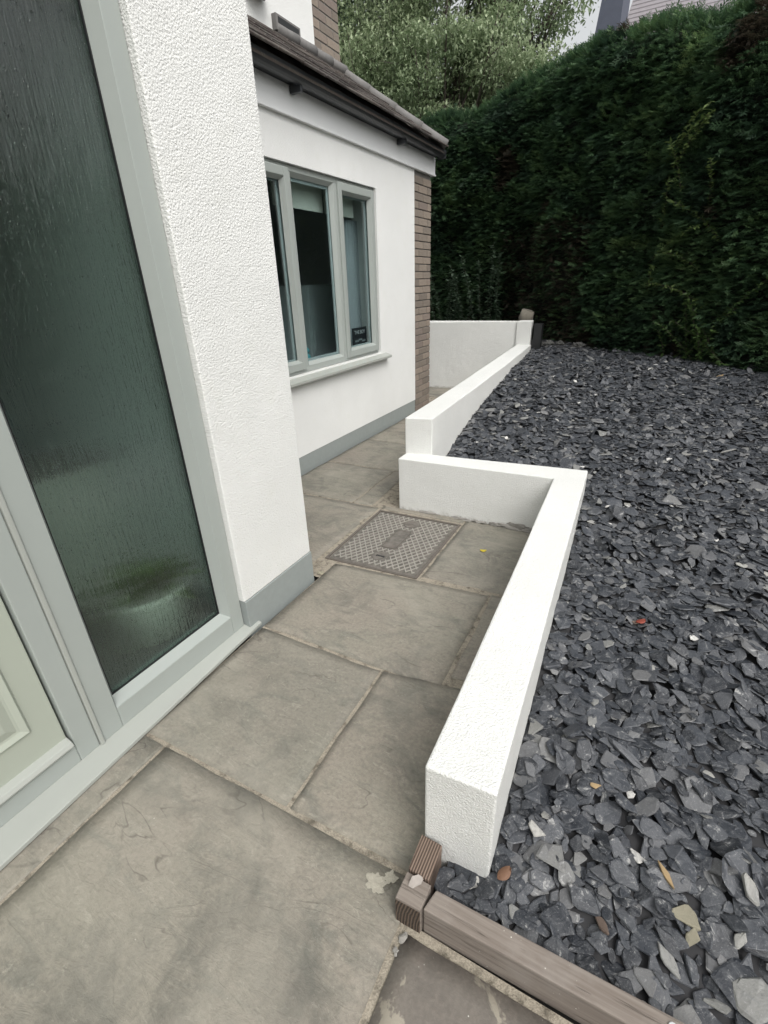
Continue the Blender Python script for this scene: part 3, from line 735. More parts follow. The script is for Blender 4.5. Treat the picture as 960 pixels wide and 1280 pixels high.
# near block (around the front door) – a shell with the door opening in its +x face
nb = MB()
nb.box((-3.9, XN), (1.322, 1.86), (.178, 5.4)); nb.box((-3.3, XN), (-2.6, -.62), (.178, 5.4)); nb.box((-3.3, XN), (-.62, 1.322), (2.55, 5.4))
nb.obj('front_wall', M['render'], hs_, .006, False, 3)
MB().box((-3.3, XN+.004), (1.324, 1.864), (-.06, .177)).obj('front_plinth', M['plinth'], hs_, .003)
MB().box((-3.3, XN+.004), (-2.6, -.622), (-.06, .177)).obj('front_plinth', M['plinth'], hs_, .003)
# bay wall with window opening y 2.86..4.81 z .86..2.375
bw = MB(); xb0 = -2.90
bw.box((xb0, XB), (1.86, 2.862), (.157, 2.70)); bw.box((xb0, XB), (4.812, 5.705), (.157, 2.70)); bw.box((xb0, XB), (2.862, 4.812), (.157, .862)); bw.box((xb0, XB), (2.862, 4.812), (2.378, 2.70))
bw.obj('bay_wall', M['render_far'], hs_)
MB().box((xb0, XB-.004), (1.865, 5.705), (-.06, .156)).obj('bay_plinth', M['plinth'], hs_)
MB().box((-6.0, -2.895), (6.12, 6.19), (-.06, 2.86)).obj('side_wall', M['mortar_brick'], hs_)
# bricks at the bay corner
bc = MB().box((-2.86, XB-.011), (5.707, 6.176), (-.06, 2.70)).obj('brick_corner', M['mortar_brick'], hs_)
brick_me = {}
def brick(parent, x, y, z, mat=None):
    # slightly uneven little block with soft corners
    dx, dy, dz = x[1]-x[0], y[1]-y[0], z[1]-z[0]
    key = (round(dx, 3), round(dy, 3), round(dz, 3))
    if key not in brick_me:
        bm = bmesh.new(); bmesh.ops.create_cube(bm, size=1)
        for v in bm.verts: v.co = Vector((v.co.x*dx, v.co.y*dy, v.co.z*dz))
        bmesh.ops.bevel(bm, geom=bm.edges[:], offset=.003, segments=1, affect='EDGES')
        me = bpy.data.meshes.new('brick'); bm.to_mesh(me); bm.free(); me.materials.append(M['brick']); brick_me[key] = me
    o = bpy.data.objects.new('brick', brick_me[key]); COL.objects.link(o); o.parent = parent
    o.location = ((x[0]+x[1])/2+random.uniform(-.0012, .0012), (y[0]+y[1])/2, (z[0]+z[1])/2); return o
ch = .0795
for r in range(34):
    z0 = -.005+r*ch; z1 = z0+ch-.011
    if z1 > 2.66: break
    if r % 2 == 0: L = [(5.712, 5.945), (5.956, 6.180)]
    else: L = [(5.712, 5.822), (5.833, 6.066), (6.077, 6.180)]
    for a, b in L: brick(bc, (-2.70, XB), (a, b), (z0, z1))
# fascia, soffit, gutter
MB().box((-2.70, XB+.024), (1.86, 6.24), (2.655, 2.838)).obj('fascia', M['fascia'], hs_, .003)
MB().box((-2.596, -2.588), (1.86, 6.243), (2.655, 2.672)).obj('fascia_lip', M['fascia'], hs_, .002)
MB().box((-3.2, -2.50), (1.861, 6.20), (2.84, 2.852)).obj('soffit', M['black_plastic_and_shade'], hs_)  # black colour stands in for the shadow under the eaves
gp = [(-2.512+.060*math.cos(a), 2.882+.060*math.sin(a)) for a in np.linspace(math.pi, 2*math.pi, 11)]
gpi = [(-2.512+.055*math.cos(a), 2.882+.055*math.sin(a)) for a in np.linspace(2*math.pi, math.pi, 11)]
gut = MB().profile_y(gp+gpi, 1.87, 6.22).obj('gutter', M['black_plastic_and_shade'], hs_)
MB().box((-2.57, -2.46), (6.222, 6.228), (2.81, 2.87)).obj('gutter_end', M['black_plastic_and_shade'], gut)
for y in (3.55, 5.25):
    MB().prism([(-2.59, y-.02), (-2.50, y-.012), (-2.50, y+.012), (-2.59, y+.02)], 2.785, 2.83).obj('gutter_bracket', M['black_plastic_and_shade'], gut)
# roof: lean-to slope facing +x with a hipped far end
ez, ex = 2.905, -2.455; tz, tx = 3.60, -3.5; sl_ = (tz-ez)/(ex-tx)
hipA = (ex, 6.16, ez); hipB = (tx, 5.74, tz)
rb = MB(); 
rb.v += [(ex, 1.87, ez-.02), (ex, 6.16, ez-.02), (tx, 5.74, tz-.02), (tx, 1.87, tz-.02), (ex, 1.87, ez-.06), (ex, 6.16, ez-.06), (tx, 5.74, tz-.06), (tx, 1.87, tz-.06), (tx-1.8, 6.16, ez-.02), (tx-1.8, 5.74, tz-.02)]
rb.f += [(0, 1, 2, 3), (4, 7, 6, 5), (0, 4, 5, 1), (1, 8, 9, 2), (1, 5, 8), (0, 3, 7, 4)]
roof = rb.obj('roof', M['tile'], hs_)
tile_me = None
nrow = 7; slope_len = math.hypot(ex-tx, tz-ez); pitch = slope_len/nrow; ta = math.atan2(tz-ez, ex-tx)
bm = bmesh.new(); bmesh.ops.create_cube(bm, size=1)
for v in bm.verts: v.co = Vector((v.co.x*pitch*1.25, v.co.y*.262, v.co.z*.016))
bmesh.ops.bevel(bm, geom=bm.edges[:], offset=.004, segments=1, affect='EDGES')
tile_me = bpy.data.meshes.new('roof_tile'); bm.to_mesh(tile_me); bm.free(); tile_me.materials.append(M['tile'])
for r in range(nrow):
    d = (r+.45)*pitch; x = ex-d*math.cos(ta)+.03; z = ez+d*math.sin(ta)
    yend = 6.14-(6.14-5.74)*(d/slope_len)
    y = 2.0+(.133 if r % 2 else 0)
    while y < yend-.08:
        o = bpy.data.objects.new('roof_tile', tile_me); COL.objects.link(o); o.parent = roof
        o.location = (x, y, z+.006+random.uniform(-.003, .003)); o.rotation_euler = (random.uniform(-.012, .012), ta-.055, random.uniform(-.01, .01))
        y += .267
# hip and abutment roll tiles
def roll(a, b, n, r=.062):
    a = Vector(a); b = Vector(b)
    for i in range(n):
        p = a.lerp(b, i/n-.01); q = a.lerp(b, (i+1)/n); k = 1.0+.10*(i % 2)
        MB().tube([p, p.lerp(q, .5), q], [r*1.1, r, r*.97], 14).obj('ridge_tile', M['ridge'], roof, 0, True)
roll((ex+.01, 6.16, ez+.02), (tx, 5.74, tz+.03), 4, .05)
roll((tx+.02, 5.76, tz+.035), (tx+.02, 4.62, tz+.035), 4, .05)
# upper storey
MB().box((-6, tx), (-2.6, 5.26), (2.9, 6.2)).obj('upper_wall', M['render_far'], hs_)
uq = MB().box((-6, tx-.008), (5.262, 5.735), (2.9, 6.2)).obj('upper_brick_corner', M['mortar_brick'], hs_)
for r in range(44):
    z0 = 3.30+r*ch; z1 = z0+ch-.011
    if z1 > 5.6: break
    L = [(5.266, 5.495), (5.506, 5.738)] if r % 2 == 0 else [(5.266, 5.376), (5.387, 5.616), (5.627, 5.738)]
    for a, b in L: brick(uq, (tx-.09, tx-.002), (a, b), (z0, z1))
vf = MB().box((tx, tx+.05), (4.60, 4.96), (tz+.02, tz+.135)).obj('roof_vent', M['ridge'], hs_, .004)
MB().box((tx+.05, tx+.055), (4.63, 4.93), (tz+.04, tz+.115)).obj('vent_opening', M['seal'], vf)
# security light under the upper window (only its foot shows)
lt = MB().box((tx, tx+.10), (4.22, 4.50), (3.80, 3.87)).obj('wall_light', M['frame'], hs_, .01)
MB().prism([(tx+.02, 4.24), (tx+.13, 4.28), (tx+.13, 4.44), (tx+.02, 4.50)], 3.775, 3.80).obj('light_hood', M['black_plastic_and_shade'], lt)

# ---- bay window
def frame_ring(mb, x, y, z, wl, wr, wb, wt):
    mb.box(x, (y[0], y[0]+wl), z); mb.box(x, (y[1]-wr, y[1]), z)
    mb.box(x, (y[0]+wl, y[1]-wr), (z[0], z[0]+wb)); mb.box(x, (y[0]+wl, y[1]-wr), (z[1]-wt, z[1])); return mb
def bead_ring(mb, xo, xi, y, z, d):
    # sloped glazing bead: outer rectangle at x=xo, inner (inset d) at x=xi
    n = len(mb.v); o = [(xo, y[0], z[0]), (xo, y[1], z[0]), (xo, y[1], z[1]), (xo, y[0], z[1])]; i_ = [(xi, y[0]+d, z[0]+d), (xi, y[1]-d, z[0]+d), (xi, y[1]-d, z[1]-d), (xi, y[0]+d, z[1]-d)]
    mb.v += o+i_; mb.f += [(n+k, n+(k+1) % 4, n+4+(k+1) % 4, n+4+k) for k in range(4)]; return mb
win = MB().box((-2.735, -2.648), (2.865, 4.809), (.865, 2.375))
win = frame_ring(MB(), (-2.735, -2.648), (2.865, 4.809), (.865, 2.375), .055, .035, .05, .04)
for y in (3.445, 4.105): win.box((-2.735, -2.648), (y, y+.07), (.915, 2.335))
wn = win.obj('window', M['frame'], hs_, .003)
MB().profile_y([(-2.66, .800), (-2.548, .800), (-2.548, .826), (-2.66, .862)], 2.79, 4.93).obj('window_sill', M['sill'], wn, .004)
bead_ring(MB(), -2.648, -2.682, (3.515, 4.105), (.915, 2.335), .028).obj('glazing_bead', M['frame'], wn)
for (a, b) in ((2.895, 3.475), (4.150, 4.790)):
    mb = frame_ring(MB(), (-2.69, -2.628), (a, b), (.892, 2.352), .062, .062, .062, .062); mb.obj('casement', M['frame'], wn, .006)
    bead_ring(MB(), -2.628, -2.668, (a+.062, b-.062), (.954, 2.290), .022).obj('glazing_bead', M['frame'], wn)
for (a, b, z0, z1) in ((2.955, 3.415, .95, 2.295), (3.53, 4.09, .93, 2.32), (4.21, 4.73, .95, 2.295)):
    MB().box((-2.688, -2.684), (a, b), (z0, z1)).obj('pane', M['glass'], wn)
    frame_ring(MB(), (-2.702, -2.692), (a+.005, b-.005), (z0+.005, z1-.005), .03, .03, .03, .03).obj('spacer_reflection', M['steel'], wn)  # pale bar imitates the light line reflected inside the frame
# room behind the window
rm = MB(); rm.box((-5.4, -5.3), (2.0, 6.0), (.0, 1.0)).box((-5.4, -5.3), (2.0, 6.0), (2.2, 2.7)).box((-5.4, -5.3), (2.0, 2.4), (1.0, 2.2)).box((-5.4, -5.3), (3.3, 6.0), (1.0, 2.2)); rm.box((-5.3, xb0-.002), (1.95, 2.0), (0, 2.7)); rm.box((-5.3, xb0-.002), (6.0, 6.05), (0, 2.7)); rm.obj('room_wall', M['interior'], hs_)  # opening in the unseen back wall added to let daylight in
MB().box((-5.3, xb0-.002), (2.0, 6.0), (-.04, .0)).obj('room_floor', M['interior_floor'], hs_)
MB().box((-5.3, xb0-.002), (2.0, 6.0), (2.7, 2.74)).obj('room_ceiling', M['interior'], hs_)
MB().box((-2.95, -2.74), (2.87, 4.80), (.870, .905)).obj('inner_ledge', M['white_gloss'], hs_)
bl = MB().box((-2.80, -2.795), (3.46, 4.14), (2.13, 2.37)).obj('roller_blind', M['cream']); tag(bl, 'cream roller blind pulled a little way down behind the middle window pane', 'blind')
bl = MB().box((-2.80, -2.795), (4.17, 4.66), (2.13, 2.37)).obj('roller_blind', M['cream']); tag(bl, 'short cream roller blind behind the right hand casement of the bay window', 'blind')
cu = MB(); P = [(-2.86+.018*math.sin(i*1.9), 4.36+i*.012) for i in range(38)]
n = len(P); cu.v = [(p[0], p[1], .92) for p in P]+[(p[0], p[1], 2.12) for p in P]+[(p[0]-.004, p[1], .92) for p in P]+[(p[0]-.004, p[1], 2.12) for p in P]
cu.f = [(i, i+1, n+i+1, n+i) for i in range(n-1)]+[(2*n+i, 3*n+i, 3*n+i+1, 2*n+i+1) for i in range(n-1)]
tag(cu.obj('curtain', M['curtain'], None, 0, True), 'pale grey curtain hanging in folds behind the right hand casement', 'curtain')
fz = root('tall_cabinet', (-3.6, 4.78, 0), 'plain pale grey cabinet standing inside behind the middle window pane', 'cabinet')
MB().box((-3.9, -3.32), (4.50, 5.02), (0, 1.56)).obj('carcass', M['white_gloss'], fz, .01)
MB().box((-3.318, -3.30), (4.505, 5.015), (.06, 1.55)).obj('door_leaf', M['white_gloss'], fz, .004)
MB().box((-3.298, -3.285), (4.54, 4.555), (.9, 1.1)).obj('handle', M['steel'], fz)
sg = root('window_sign', (-2.74, 4.62, .905), 'small black sign with pale capital letters standing on the inside ledge of the right casement', 'sign')
MB().box((-2.752, -2.742), (4.44, 4.72), (.905, 1.140)).obj('board', M['black_card'], sg, .001)
def text_mesh(body, size, mat, parent, loc, name='lettering', align='CENTER'):
    cu_ = bpy.data.curves.new('t', 'FONT'); cu_.body = body; cu_.size = size; cu_.align_x = align; cu_.extrude = .0006
    o = bpy.data.objects.new('t', cu_); COL.objects.link(o)
    me = bpy.data.meshes.new_from_object(o.evaluated_get(bpy.context.evaluated_depsgraph_get())); bpy.data.objects.remove(o)
    me.materials.append(mat)
    # text on a wall facing +x, reading along +y
    me.transform(Matrix(((0, 0, 1, loc[0]), (1, 0, 0, loc[1]), (0, 1, 0, loc[2]), (0, 0, 0, 1))))
    q = bpy.data.objects.new(name, me); link(q, parent); return q
text_mesh('THE BOY', .052, M['pale_print'], sg, (-2.7412, 4.58, 1.078))
mbp = MB()
for (y0, y1, z0, z1) in ((4.48, 4.55, 1.0, 1.02), (4.55, 4.62, 1.012, 1.03), (4.62, 4.69, .995, 1.012), (4.50, 4.66, .955, .968), (4.49, 4.60, .925, .94)):
    mbp.box((-2.7418, -2.7408), (y0, y1), (z0, z1))
mbp.obj('printed_lines', M['grey_print'], sg)
tl = root('teal_ornament', (-2.80, 3.70, .905), 'small teal glazed cat ornament on the ledge behind the middle pane', 'ornament')
MB().lathe((-2.80, 3.70, .905), [(.030, 0), (.040, .015), (.042, .045), (.030, .075), (.018, .088)], 18).obj('body', M['teal'], tl, 0, True)
MB().lathe((-2.80, 3.70, .985), [(.010, 0), (.028, .012), (.032, .030), (.024, .048), (.008, .056)], 18).obj('head', M['teal'], tl, 0, True)
for s in (-1, 1): MB().lathe((-2.80, 3.70+s*.018, 1.025), [(.010, 0), (.006, .015), (.001, .028)], 8).obj('ear', M['teal'], tl)

# ---- front door, side light, sill
sf = MB(); frame_ring(sf, (-1.66, -1.55), (.572, 1.320), (.031, 2.548), .078, .070, .100, .08)
sd_ = sf.obj('sidelight', M['frame'], hs_, .004)
bead_ring(MB(), -1.552, -1.600, (.650, 1.250), (.131, 2.468), .022).obj('glazing_bead', M['frame'], sd_)
frame_ring(MB(), (-1.606, -1.598), (.669, 1.231), (.150, 2.45), .006, .006, .006, .006).obj('rubber_seal', M['seal'], sd_)
MB().box((-1.614, -1.608), (.655, 1.245), (.135, 2.46)).obj('pane', M['obscure'], sd_)
MB().box((-1.66, -1.542), (.556, .571), (.031, 2.548)).obj('coupling_bead', M['sill'], sd_, .003)
df = MB(); df.box((-1.66, -1.552), (.484, .555), (.031, 2.548)); df.box((-1.66, -1.552), (-.62, -.56), (.031, 2.548)); df.box((-1.66, -1.552), (-.56, .484), (2.47, 2.548)); df.box((-1.66, -1.552), (-.56, .484), (.031, .108))
df.obj('door_frame', M['frame'], hs_, .004)
dr = MB().box((-1.635, -1.572), (-.553, .477), (.116, 2.462)).obj('front_door', M['door'], hs_, .003)
def panel(y, z):
    o = MB(); x0 = -1.572
    def ring(xa, ya, za, xb_, yb, zb):
        n = len(o.v); o.v += [(xa, ya[0], za[0]), (xa, ya[1], za[0]), (xa, ya[1], za[1]), (xa, ya[0], za[1]), (xb_, yb[0], zb[0]), (xb_, yb[1], zb[0]), (xb_, yb[1], zb[1]), (xb_, yb[0], zb[1])]
        o.f += [(n+k, n+(k+1) % 4, n+4+(k+1) % 4, n+4+k) for k in range(4)]
    def ins(p, d): return (p[0]+d, p[1]-d)
    ring(x0+.0005, y, z, x0+.010, ins(y, .008), ins(z, .008)); ring(x0+.010, ins(y, .008), ins(z, .008), x0+.002, ins(y, .026), ins(z, .026))
    ring(x0+.002, ins(y, .026), ins(z, .026), x0+.001, ins(y, .034), ins(z, .034)); ring(x0+.001, ins(y, .034), ins(z, .034), x0+.008, ins(y, .062), ins(z, .062))
    n = len(o.v); yy, zz = ins(y, .062), ins(z, .062); o.v += [(x0+.008, yy[0], zz[0]), (x0+.008, yy[1], zz[0]), (x0+.008, yy[1], zz[1]), (x0+.008, yy[0], zz[1])]; o.f.append((n, n+1, n+2, n+3))
    o.obj('door_panel', M['door'], dr)
panel((.03, .400), (.265, .95)); panel((-.49, -.10), (.265, .95)); panel((.03, .400), (1.10, 2.30)); panel((-.49, -.10), (1.10, 2.30))
MB().profile_y([(-1.575, .118), (-1.540, .118), (-1.536, .126), (-1.545, .142), (-1.575, .150)], -.553, .478).obj('weather_bar', M['sill'], dr, .003)
MB().box((-1.572, -1.556), (-.50, -.46), (1.0, 1.22)).obj('handle_plate', M['steel'], dr, .004)
sm = MB(); n = 0
ypts = [-.64, .15, .8, 1.388]; xo = [-1.425, -1.438, -1.468, -1.500]
for i, y in enumerate(ypts): sm.v += [(-1.66, y, .008), (xo[i], y, .004), (xo[i]+.0, y, .022), (-1.552, y, .033), (-1.66, y, .033)]
for i in range(3):
    for k in range(5): sm.f.append((i*5+k, i*5+(k+1) % 5, (i+1)*5+(k+1) % 5, (i+1)*5+k))
sm.f += [(4, 3, 2, 1, 0), (15, 16, 17, 18, 19)]
sl_o = sm.obj('door_sill', M['sill'], hs_, .003)
# hall behind the side light
hl = MB(); hl.box((-3.9, -3.8), (-.7, 1.8), (0, 1.0)).box((-3.9, -3.8), (-.7, 1.8), (2.2, 2.6)).box((-3.9, -3.8), (.3, 1.8), (1.0, 2.2)); hl.box((-3.8, -1.67), (1.6, 1.66), (0, 2.6)); hl.box((-3.8, -1.67), (-.76, -.7), (0, 2.6)); hl.obj('hall_wall', M['interior_dark'], hs_)  # unseen rear wall has a gap added to bring daylight into the hall
MB().box((-3.8, -1.665), (-.7, 1.6), (.0, .05)).obj('hall_floor', M['interior_floor'], hs_)
MB().box((-3.8, -1.665), (-.7, 1.6), (2.56, 2.6)).obj('hall_ceiling', M['interior_dark'], hs_)
pt = root('potted_plant', (-1.93, 1.10, .05), 'pale pot with a leafy green plant blurred behind the patterned glass', 'potted plant')
MB().lathe((-1.93, 1.10, .05), [(.15, 0), (.17, .02), (.19, .22), (.195, .25), (.17, .25), (.16, .2)], 28).obj('pot', M['pot'], pt, 0, True)
def leaf_blades(name, c, n, L, wd, mat, parent, tint=.5, seed=0, up=.8):
    r = random.Random(seed); V = []; F = []; T = []
    for i in range(n):
        a = r.uniform(0, 6.283); e = r.uniform(.3, 1.3)*up; l = L*r.uniform(.6, 1.1); d = Vector((math.cos(a)*math.cos(e), math.sin(a)*math.cos(e), math.sin(e))); sdv = Vector((-math.sin(a), math.cos(a), 0))*wd
        b = len(V)
        for t_ in (0, .35, .7, 1):
            p = Vector(c)+d*l*t_+Vector((0, 0, -l*.35*t_*t_)); wv = sdv*(math.sin(math.pi*(t_*.85+.1)))
            V += [tuple(p-wv), tuple(p+wv)]; T += [tint*r.uniform(.6, 1.3)]*2
        for j in range(3): F.append((b+2*j, b+2*j+1, b+2*j+3, b+2*j+2))
    return np_mesh(name, np.array(V), np.array(F), mat, parent, T)
leaf_blades('foliage', (-1.93, 1.13, .28), 26, .30, .03, M['shootleaf'], pt, .7, 3)
hb = root('hall_cabinet', (-2.55, 1.05, .05), 'pale low cabinet blurred behind the patterned side window', 'cabinet')
MB().box((-2.75, -2.40), (.55, 1.30), (.07, .78)).obj('carcass', M['pot'], hb, .01)
MB().box((-2.78, -2.38), (.53, 1.32), (.78, .81)).obj('top', M['interior_floor'], hb, .004)

# ============================================================ HEDGE
def spray_shape(seed, nl=7):
    """flat frond of conifer: stem plus side leaflets (thin triangles) in its own plane; x = along, y = across"""
    r = np.random.default_rng(seed); V = []; F = []
    def tri(a, b, wd):
        wd = wd*1.25
        d = np.array(b)-np.array(a); L = np.linalg.norm(d); nrm = np.array([-d[1], d[0], 0])/L*wd; k = len(V)
        V.extend([np.array(a)-nrm, np.array(a)+nrm, np.array(b)]); F.append((k, k+1, k+2))
    tri((0, 0, 0), (1, 0, r.uniform(-.12, .02)), .028)
    for i in range(nl):
        t = .12+.8*i/nl; s = 1 if i % 2 else -1; L = (.48*(1-t*.55))*r.uniform(.7, 1.2); a = r.uniform(.6, .95)
        e = (t+math.cos(a)*L, s*math.sin(a)*L, r.uniform(-.10, .06)); tri((t, 0, 0), e, .036)
        m_ = (t+math.cos(a)*L*.5, s*math.sin(a)*L*.5, 0)
        tri(m_, (m_[0]+L*.42, m_[1]+s*L*.05, r.uniform(-.08, .06)), .034)
    return np.array(V), np.array(F)
sprays = [spray_shape(k) for k in range(8)]
def hedge_face_pts():
    # plan line of the clipped face, from behind the house round to the right of the garden
    return [(-7.5, 9.9), (-3.5, 9.55), (-2.1, 9.05), (-.9, 7.95), (.3, 7.0), (1.35, 6.2), (3.0, 5.0), (4.4, 3.3), (5.0, 1.0), (5.2, -2.0), (5.2, -5.0)]
HP = [Vector((x, y)) for x, y in hedge_face_pts()]
cum = [0]
for a, b in zip(HP, HP[1:]): cum.append(cum[-1]+(b-a).length)
def hedge_at(s):
    s = min(max(s, 0), cum[-1]-1e-6); i = max(k for k in range(len(cum)-1) if cum[k] <= s); a, b = HP[i], HP[i+1]; t = (s-cum[i])/(cum[i+1]-cum[i])
    d = (b-a).normalized(); return a.lerp(b, t), Vector((-d.y, d.x))*-1
def hedge_top(s): 
    x = hedge_at(s)[0].x
    return float(np.interp(x, [-7.5, -3.5, -2., -.9, .3, 1.35, 2.2, 4, 5], [4.2, 4.15, 4.38, 4.20, 3.90, 3.62, 3.35, 2.9, 2.8]))+.12*noise.noise(Vector((s*1.3, 3, 0)))
def bulge(s, z):
    b = .30*noise.noise(Vector((s*.55, z*.5, 1)))+.16*noise.noise(Vector((s*1.7, z*1.5, 7)))+.07*noise.noise(Vector((s*5, z*4.5, 2)))
    return b
hroot = root('conifer_hedge', (0, 7.6, .6), 'tall dark green clipped conifer hedge behind the slate bed', 'hedge')
# twiggy core
V = []; F = []; ns, nz = 150, 30; bot = .45
for i in range(ns+1):
    s = cum[-1]*i/ns; p, nr = hedge_at(s); ht = hedge_top(s)
    for j in range(nz+1):
        z = bot+(ht-.10-bot)*j/nz; b = bulge(s, z)-.22-(.25*max(0, (z-ht+.5)/.5)**2)
        V.append((p.x+nr.x*b, p.y+nr.y*b, z))
    V.append((p.x-nr.x*1.6, p.y-nr.y*1.6, ht-.15))
m_ = nz+2
for i in range(ns):
    for j in range(m_-1): k = i*m_+j; F.append((k, k+m_, k+m_+1, k+1))
mesh_obj('inner_growth', V, F, M['hedge_core'], hroot, True)
def scatter(name, pts, dirs, size, tints, mat, parent, shapes_, upn=None, seed=0):
    """place frond shapes: pts Nx3, dirs Nx3 growth direction, size N"""
    r = np.random.default_rng(seed); N = len(pts); VV = []; FF = []; TT = []; off = 0
    ids = r.integers(0, len(shapes_), N)
    X = dirs/np.linalg.norm(dirs, axis=1)[:, None]; up = np.tile([0., 0., 1.], (N, 1)) if upn is None else upn
    up = up+r.normal(0, .35, (N, 3)); Y = np.cross(up, X); Y /= np.linalg.norm(Y, axis=1)[:, None]; Z = np.cross(X, Y)
    for k, (sv, sf_) in enumerate(shapes_):
        m = ids == k; n = int(m.sum())
        if n == 0: continue
        B = np.stack([X[m], Y[m], Z[m]], 2)*size[m][:, None, None]     # n,3,3
        W = np.einsum('nij,vj->nvi', B, sv)+pts[m][:, None, :]
        VV.append(W.reshape(-1, 3)); FF.append((sf_[None]+(np.arange(n)*len(sv))[:, None, None]+off).reshape(-1, sf_.shape[1])); off += n*len(sv)
        TT.append(np.repeat(tints[m], len(sv)))
    return np_mesh(name, np.vstack(VV), np.vstack(FF), mat, parent, np.concatenate(TT))
s0, s1 = 0., cum[-1]
pts = []; dirs = []; size = []; tints = []
r_ = random.Random(5); NS = 100000
for i in range(NS):
    # dense where the camera looks, thinner elsewhere
    s = r_.uniform(3.2, 13.4) if i < NS*.86 else r_.uniform(0, cum[-1])
    p, nr = hedge_at(s); ht = hedge_top(s); z = bot+.1+(ht-bot-.1)*(r_.random()**.93)
    tn = Vector((-nr.y, nr.x))
    round_ = .25*max(0, (z-ht+.45)/.45)**2
    # foot of the hedge is ragged, with a dark bare hollow near the wall end
    b = bulge(s, z)-.10+r_.uniform(-.10, .10)-round_
    hol = noise.noise(Vector((s*.8, z*.8, 20)))
    bare = p.x > -2.4 and p.x < -1.2 and z < 1.9 and r_.random() < .45
    if bare: continue
    c = Vector((p.x+nr.x*b, p.y+nr.y*b, z))
    clump = noise.noise(Vector((s*3.2, z*4.5, 9)))
    d = Vector((nr.x, nr.y, 0))*r_.uniform(.35, 1)+Vector((tn.x, tn.y, 0))*r_.uniform(-1, 1)+Vector((0, 0, r_.uniform(-.35, .25)+clump*.4+(.8 if z > ht-.15 else 0)))
    pts.append(c); dirs.append(d); size.append(r_.uniform(.075, .145))
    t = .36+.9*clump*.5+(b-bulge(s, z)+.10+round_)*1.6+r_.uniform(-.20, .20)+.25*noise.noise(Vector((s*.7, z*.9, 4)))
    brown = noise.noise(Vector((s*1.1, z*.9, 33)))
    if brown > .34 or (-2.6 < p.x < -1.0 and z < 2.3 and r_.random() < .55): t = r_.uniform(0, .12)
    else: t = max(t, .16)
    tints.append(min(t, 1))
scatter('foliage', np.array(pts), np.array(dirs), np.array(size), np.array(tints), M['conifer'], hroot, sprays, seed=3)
# flat top
pts = []; dirs = []; size = []; tints = []
for i in range(9000):
    s = r_.uniform(0, cum[-1]); p, nr = hedge_at(s); ht = hedge_top(s); b = r_.uniform(-1.5, -.15)
    pts.append((p.x+nr.x*b, p.y+nr.y*b, ht-.12+r_.uniform(-.08, .12))); dirs.append((r_.uniform(-1, 1), r_.uniform(-1, 1), r_.uniform(.2, 1))); size.append(r_.uniform(.1, .2)); tints.append(r_.uniform(.3, .8))
scatter('top_growth', np.array(pts), np.array(dirs), np.array(size), np.array(tints), M['conifer'], hroot, sprays, seed=4)
# stems visible at the foot
for i, (s, h) in enumerate([(5.6, 1.6), (6.1, 1.5), (6.6, 1.3), (8.1, 1.0), (9.6, .9), (10.7, .9)]):
    p, nr = hedge_at(s); q = p-nr*.12
    MB().tube([(q.x, q.y, .45), (q.x+.03, q.y, .45+h*.5), (q.x-.02, q.y+.02, .45+h)], [.045, .04, .03], 8).obj('stem', M['bark'], hroot, 0, True)
# leafy shoots growing out of the hedge
LEAF = (np.array([[0, 0, 0], [.35, .24, .03], [1, 0, -.08], [.35, -.24, .03]]), np.array([[0, 1, 2, 3]]))
def shoot_plant(name, stems, label, mat, group=None, tb=.6, lsz=.05):
    rt = root(name, stems[0][0], label, 'climber', group)
    P = []; D = []; S = []; T = []; mb = MB()
    for (a, b, sag) in stems:
        a = Vector(a); b = Vector(b); n = int((b-a).length/.022); path_ = []
        for i in range(n+1):
            t = i/n; p = a.lerp(b, t)+Vector((0, 0, sag*math.sin(t*math.pi))); path_.append(tuple(p))
            for k in range(2):
                dv = (b-a).normalized()*.4+Vector((r_.uniform(-1, 1), r_.uniform(-1.2, .2), r_.uniform(-.7, .4)))
                P.append(tuple(p)); D.append(tuple(dv)); S.append(lsz*r_.uniform(.7, 1.3)); T.append(tb*r_.uniform(.6, 1.4))
        mb.tube(path_[::3]+[path_[-1]], .003, 5)
    mb.obj('stem', M['bark'], rt, 0, True)
    scatter('leaves', np.array(P), np.array(D), np.array(S), np.clip(np.array(T), 0, 1), mat, rt, [LEAF], seed=8); return rt
def hp(s, z, out=0.0):
    p, nr = hedge_at(s); b = bulge(s, z)+out; return Vector((p.x+nr.x*b, p.y+nr.y*b, z))
def s_of_x(x):
    return min(np.linspace(0, cum[-1], 800), key=lambda s: abs(hedge_at(s)[0].x-x)+(0 if s < 14 else 9))
sx0 = s_of_x(.15)
shoot_plant('climbing_shrub', [(hp(sx0+r_.uniform(-.5, .5), z, .0), hp(sx0+r_.uniform(-.45, .45), z+r_.uniform(.15, .6), .12), .05) for z in np.linspace(1.2, 2.85, 11)], 'pale leafy climber shoots poking out of the conifer hedge at mid height', M['shootleaf'], lsz=.055, tb=.75)
sx1 = s_of_x(.5)
shoot_plant('ivy', [(hp(sx1+r_.uniform(-.5, .5), .62, .05), hp(sx1+r_.uniform(-.6, .6), r_.uniform(.9, 1.5), .10), .03) for k in range(10)], 'low dark leafy ivy at the foot of the hedge beside the slate', M['shootleaf'], lsz=.055, tb=.18)
sx2 = s_of_x(-4.0)
shoot_plant('laurel_shrub', [(hp(s_of_x(x), .8, .1), hp(s_of_x(x)+r_.uniform(-.3, .3), r_.uniform(1.3, 2.1), .25), .05) for x in np.linspace(-3.9, -2.5, 14)], 'dark glossy leaved shrub behind the far white garden wall', M['darkleaf'], lsz=.07, tb=.6)
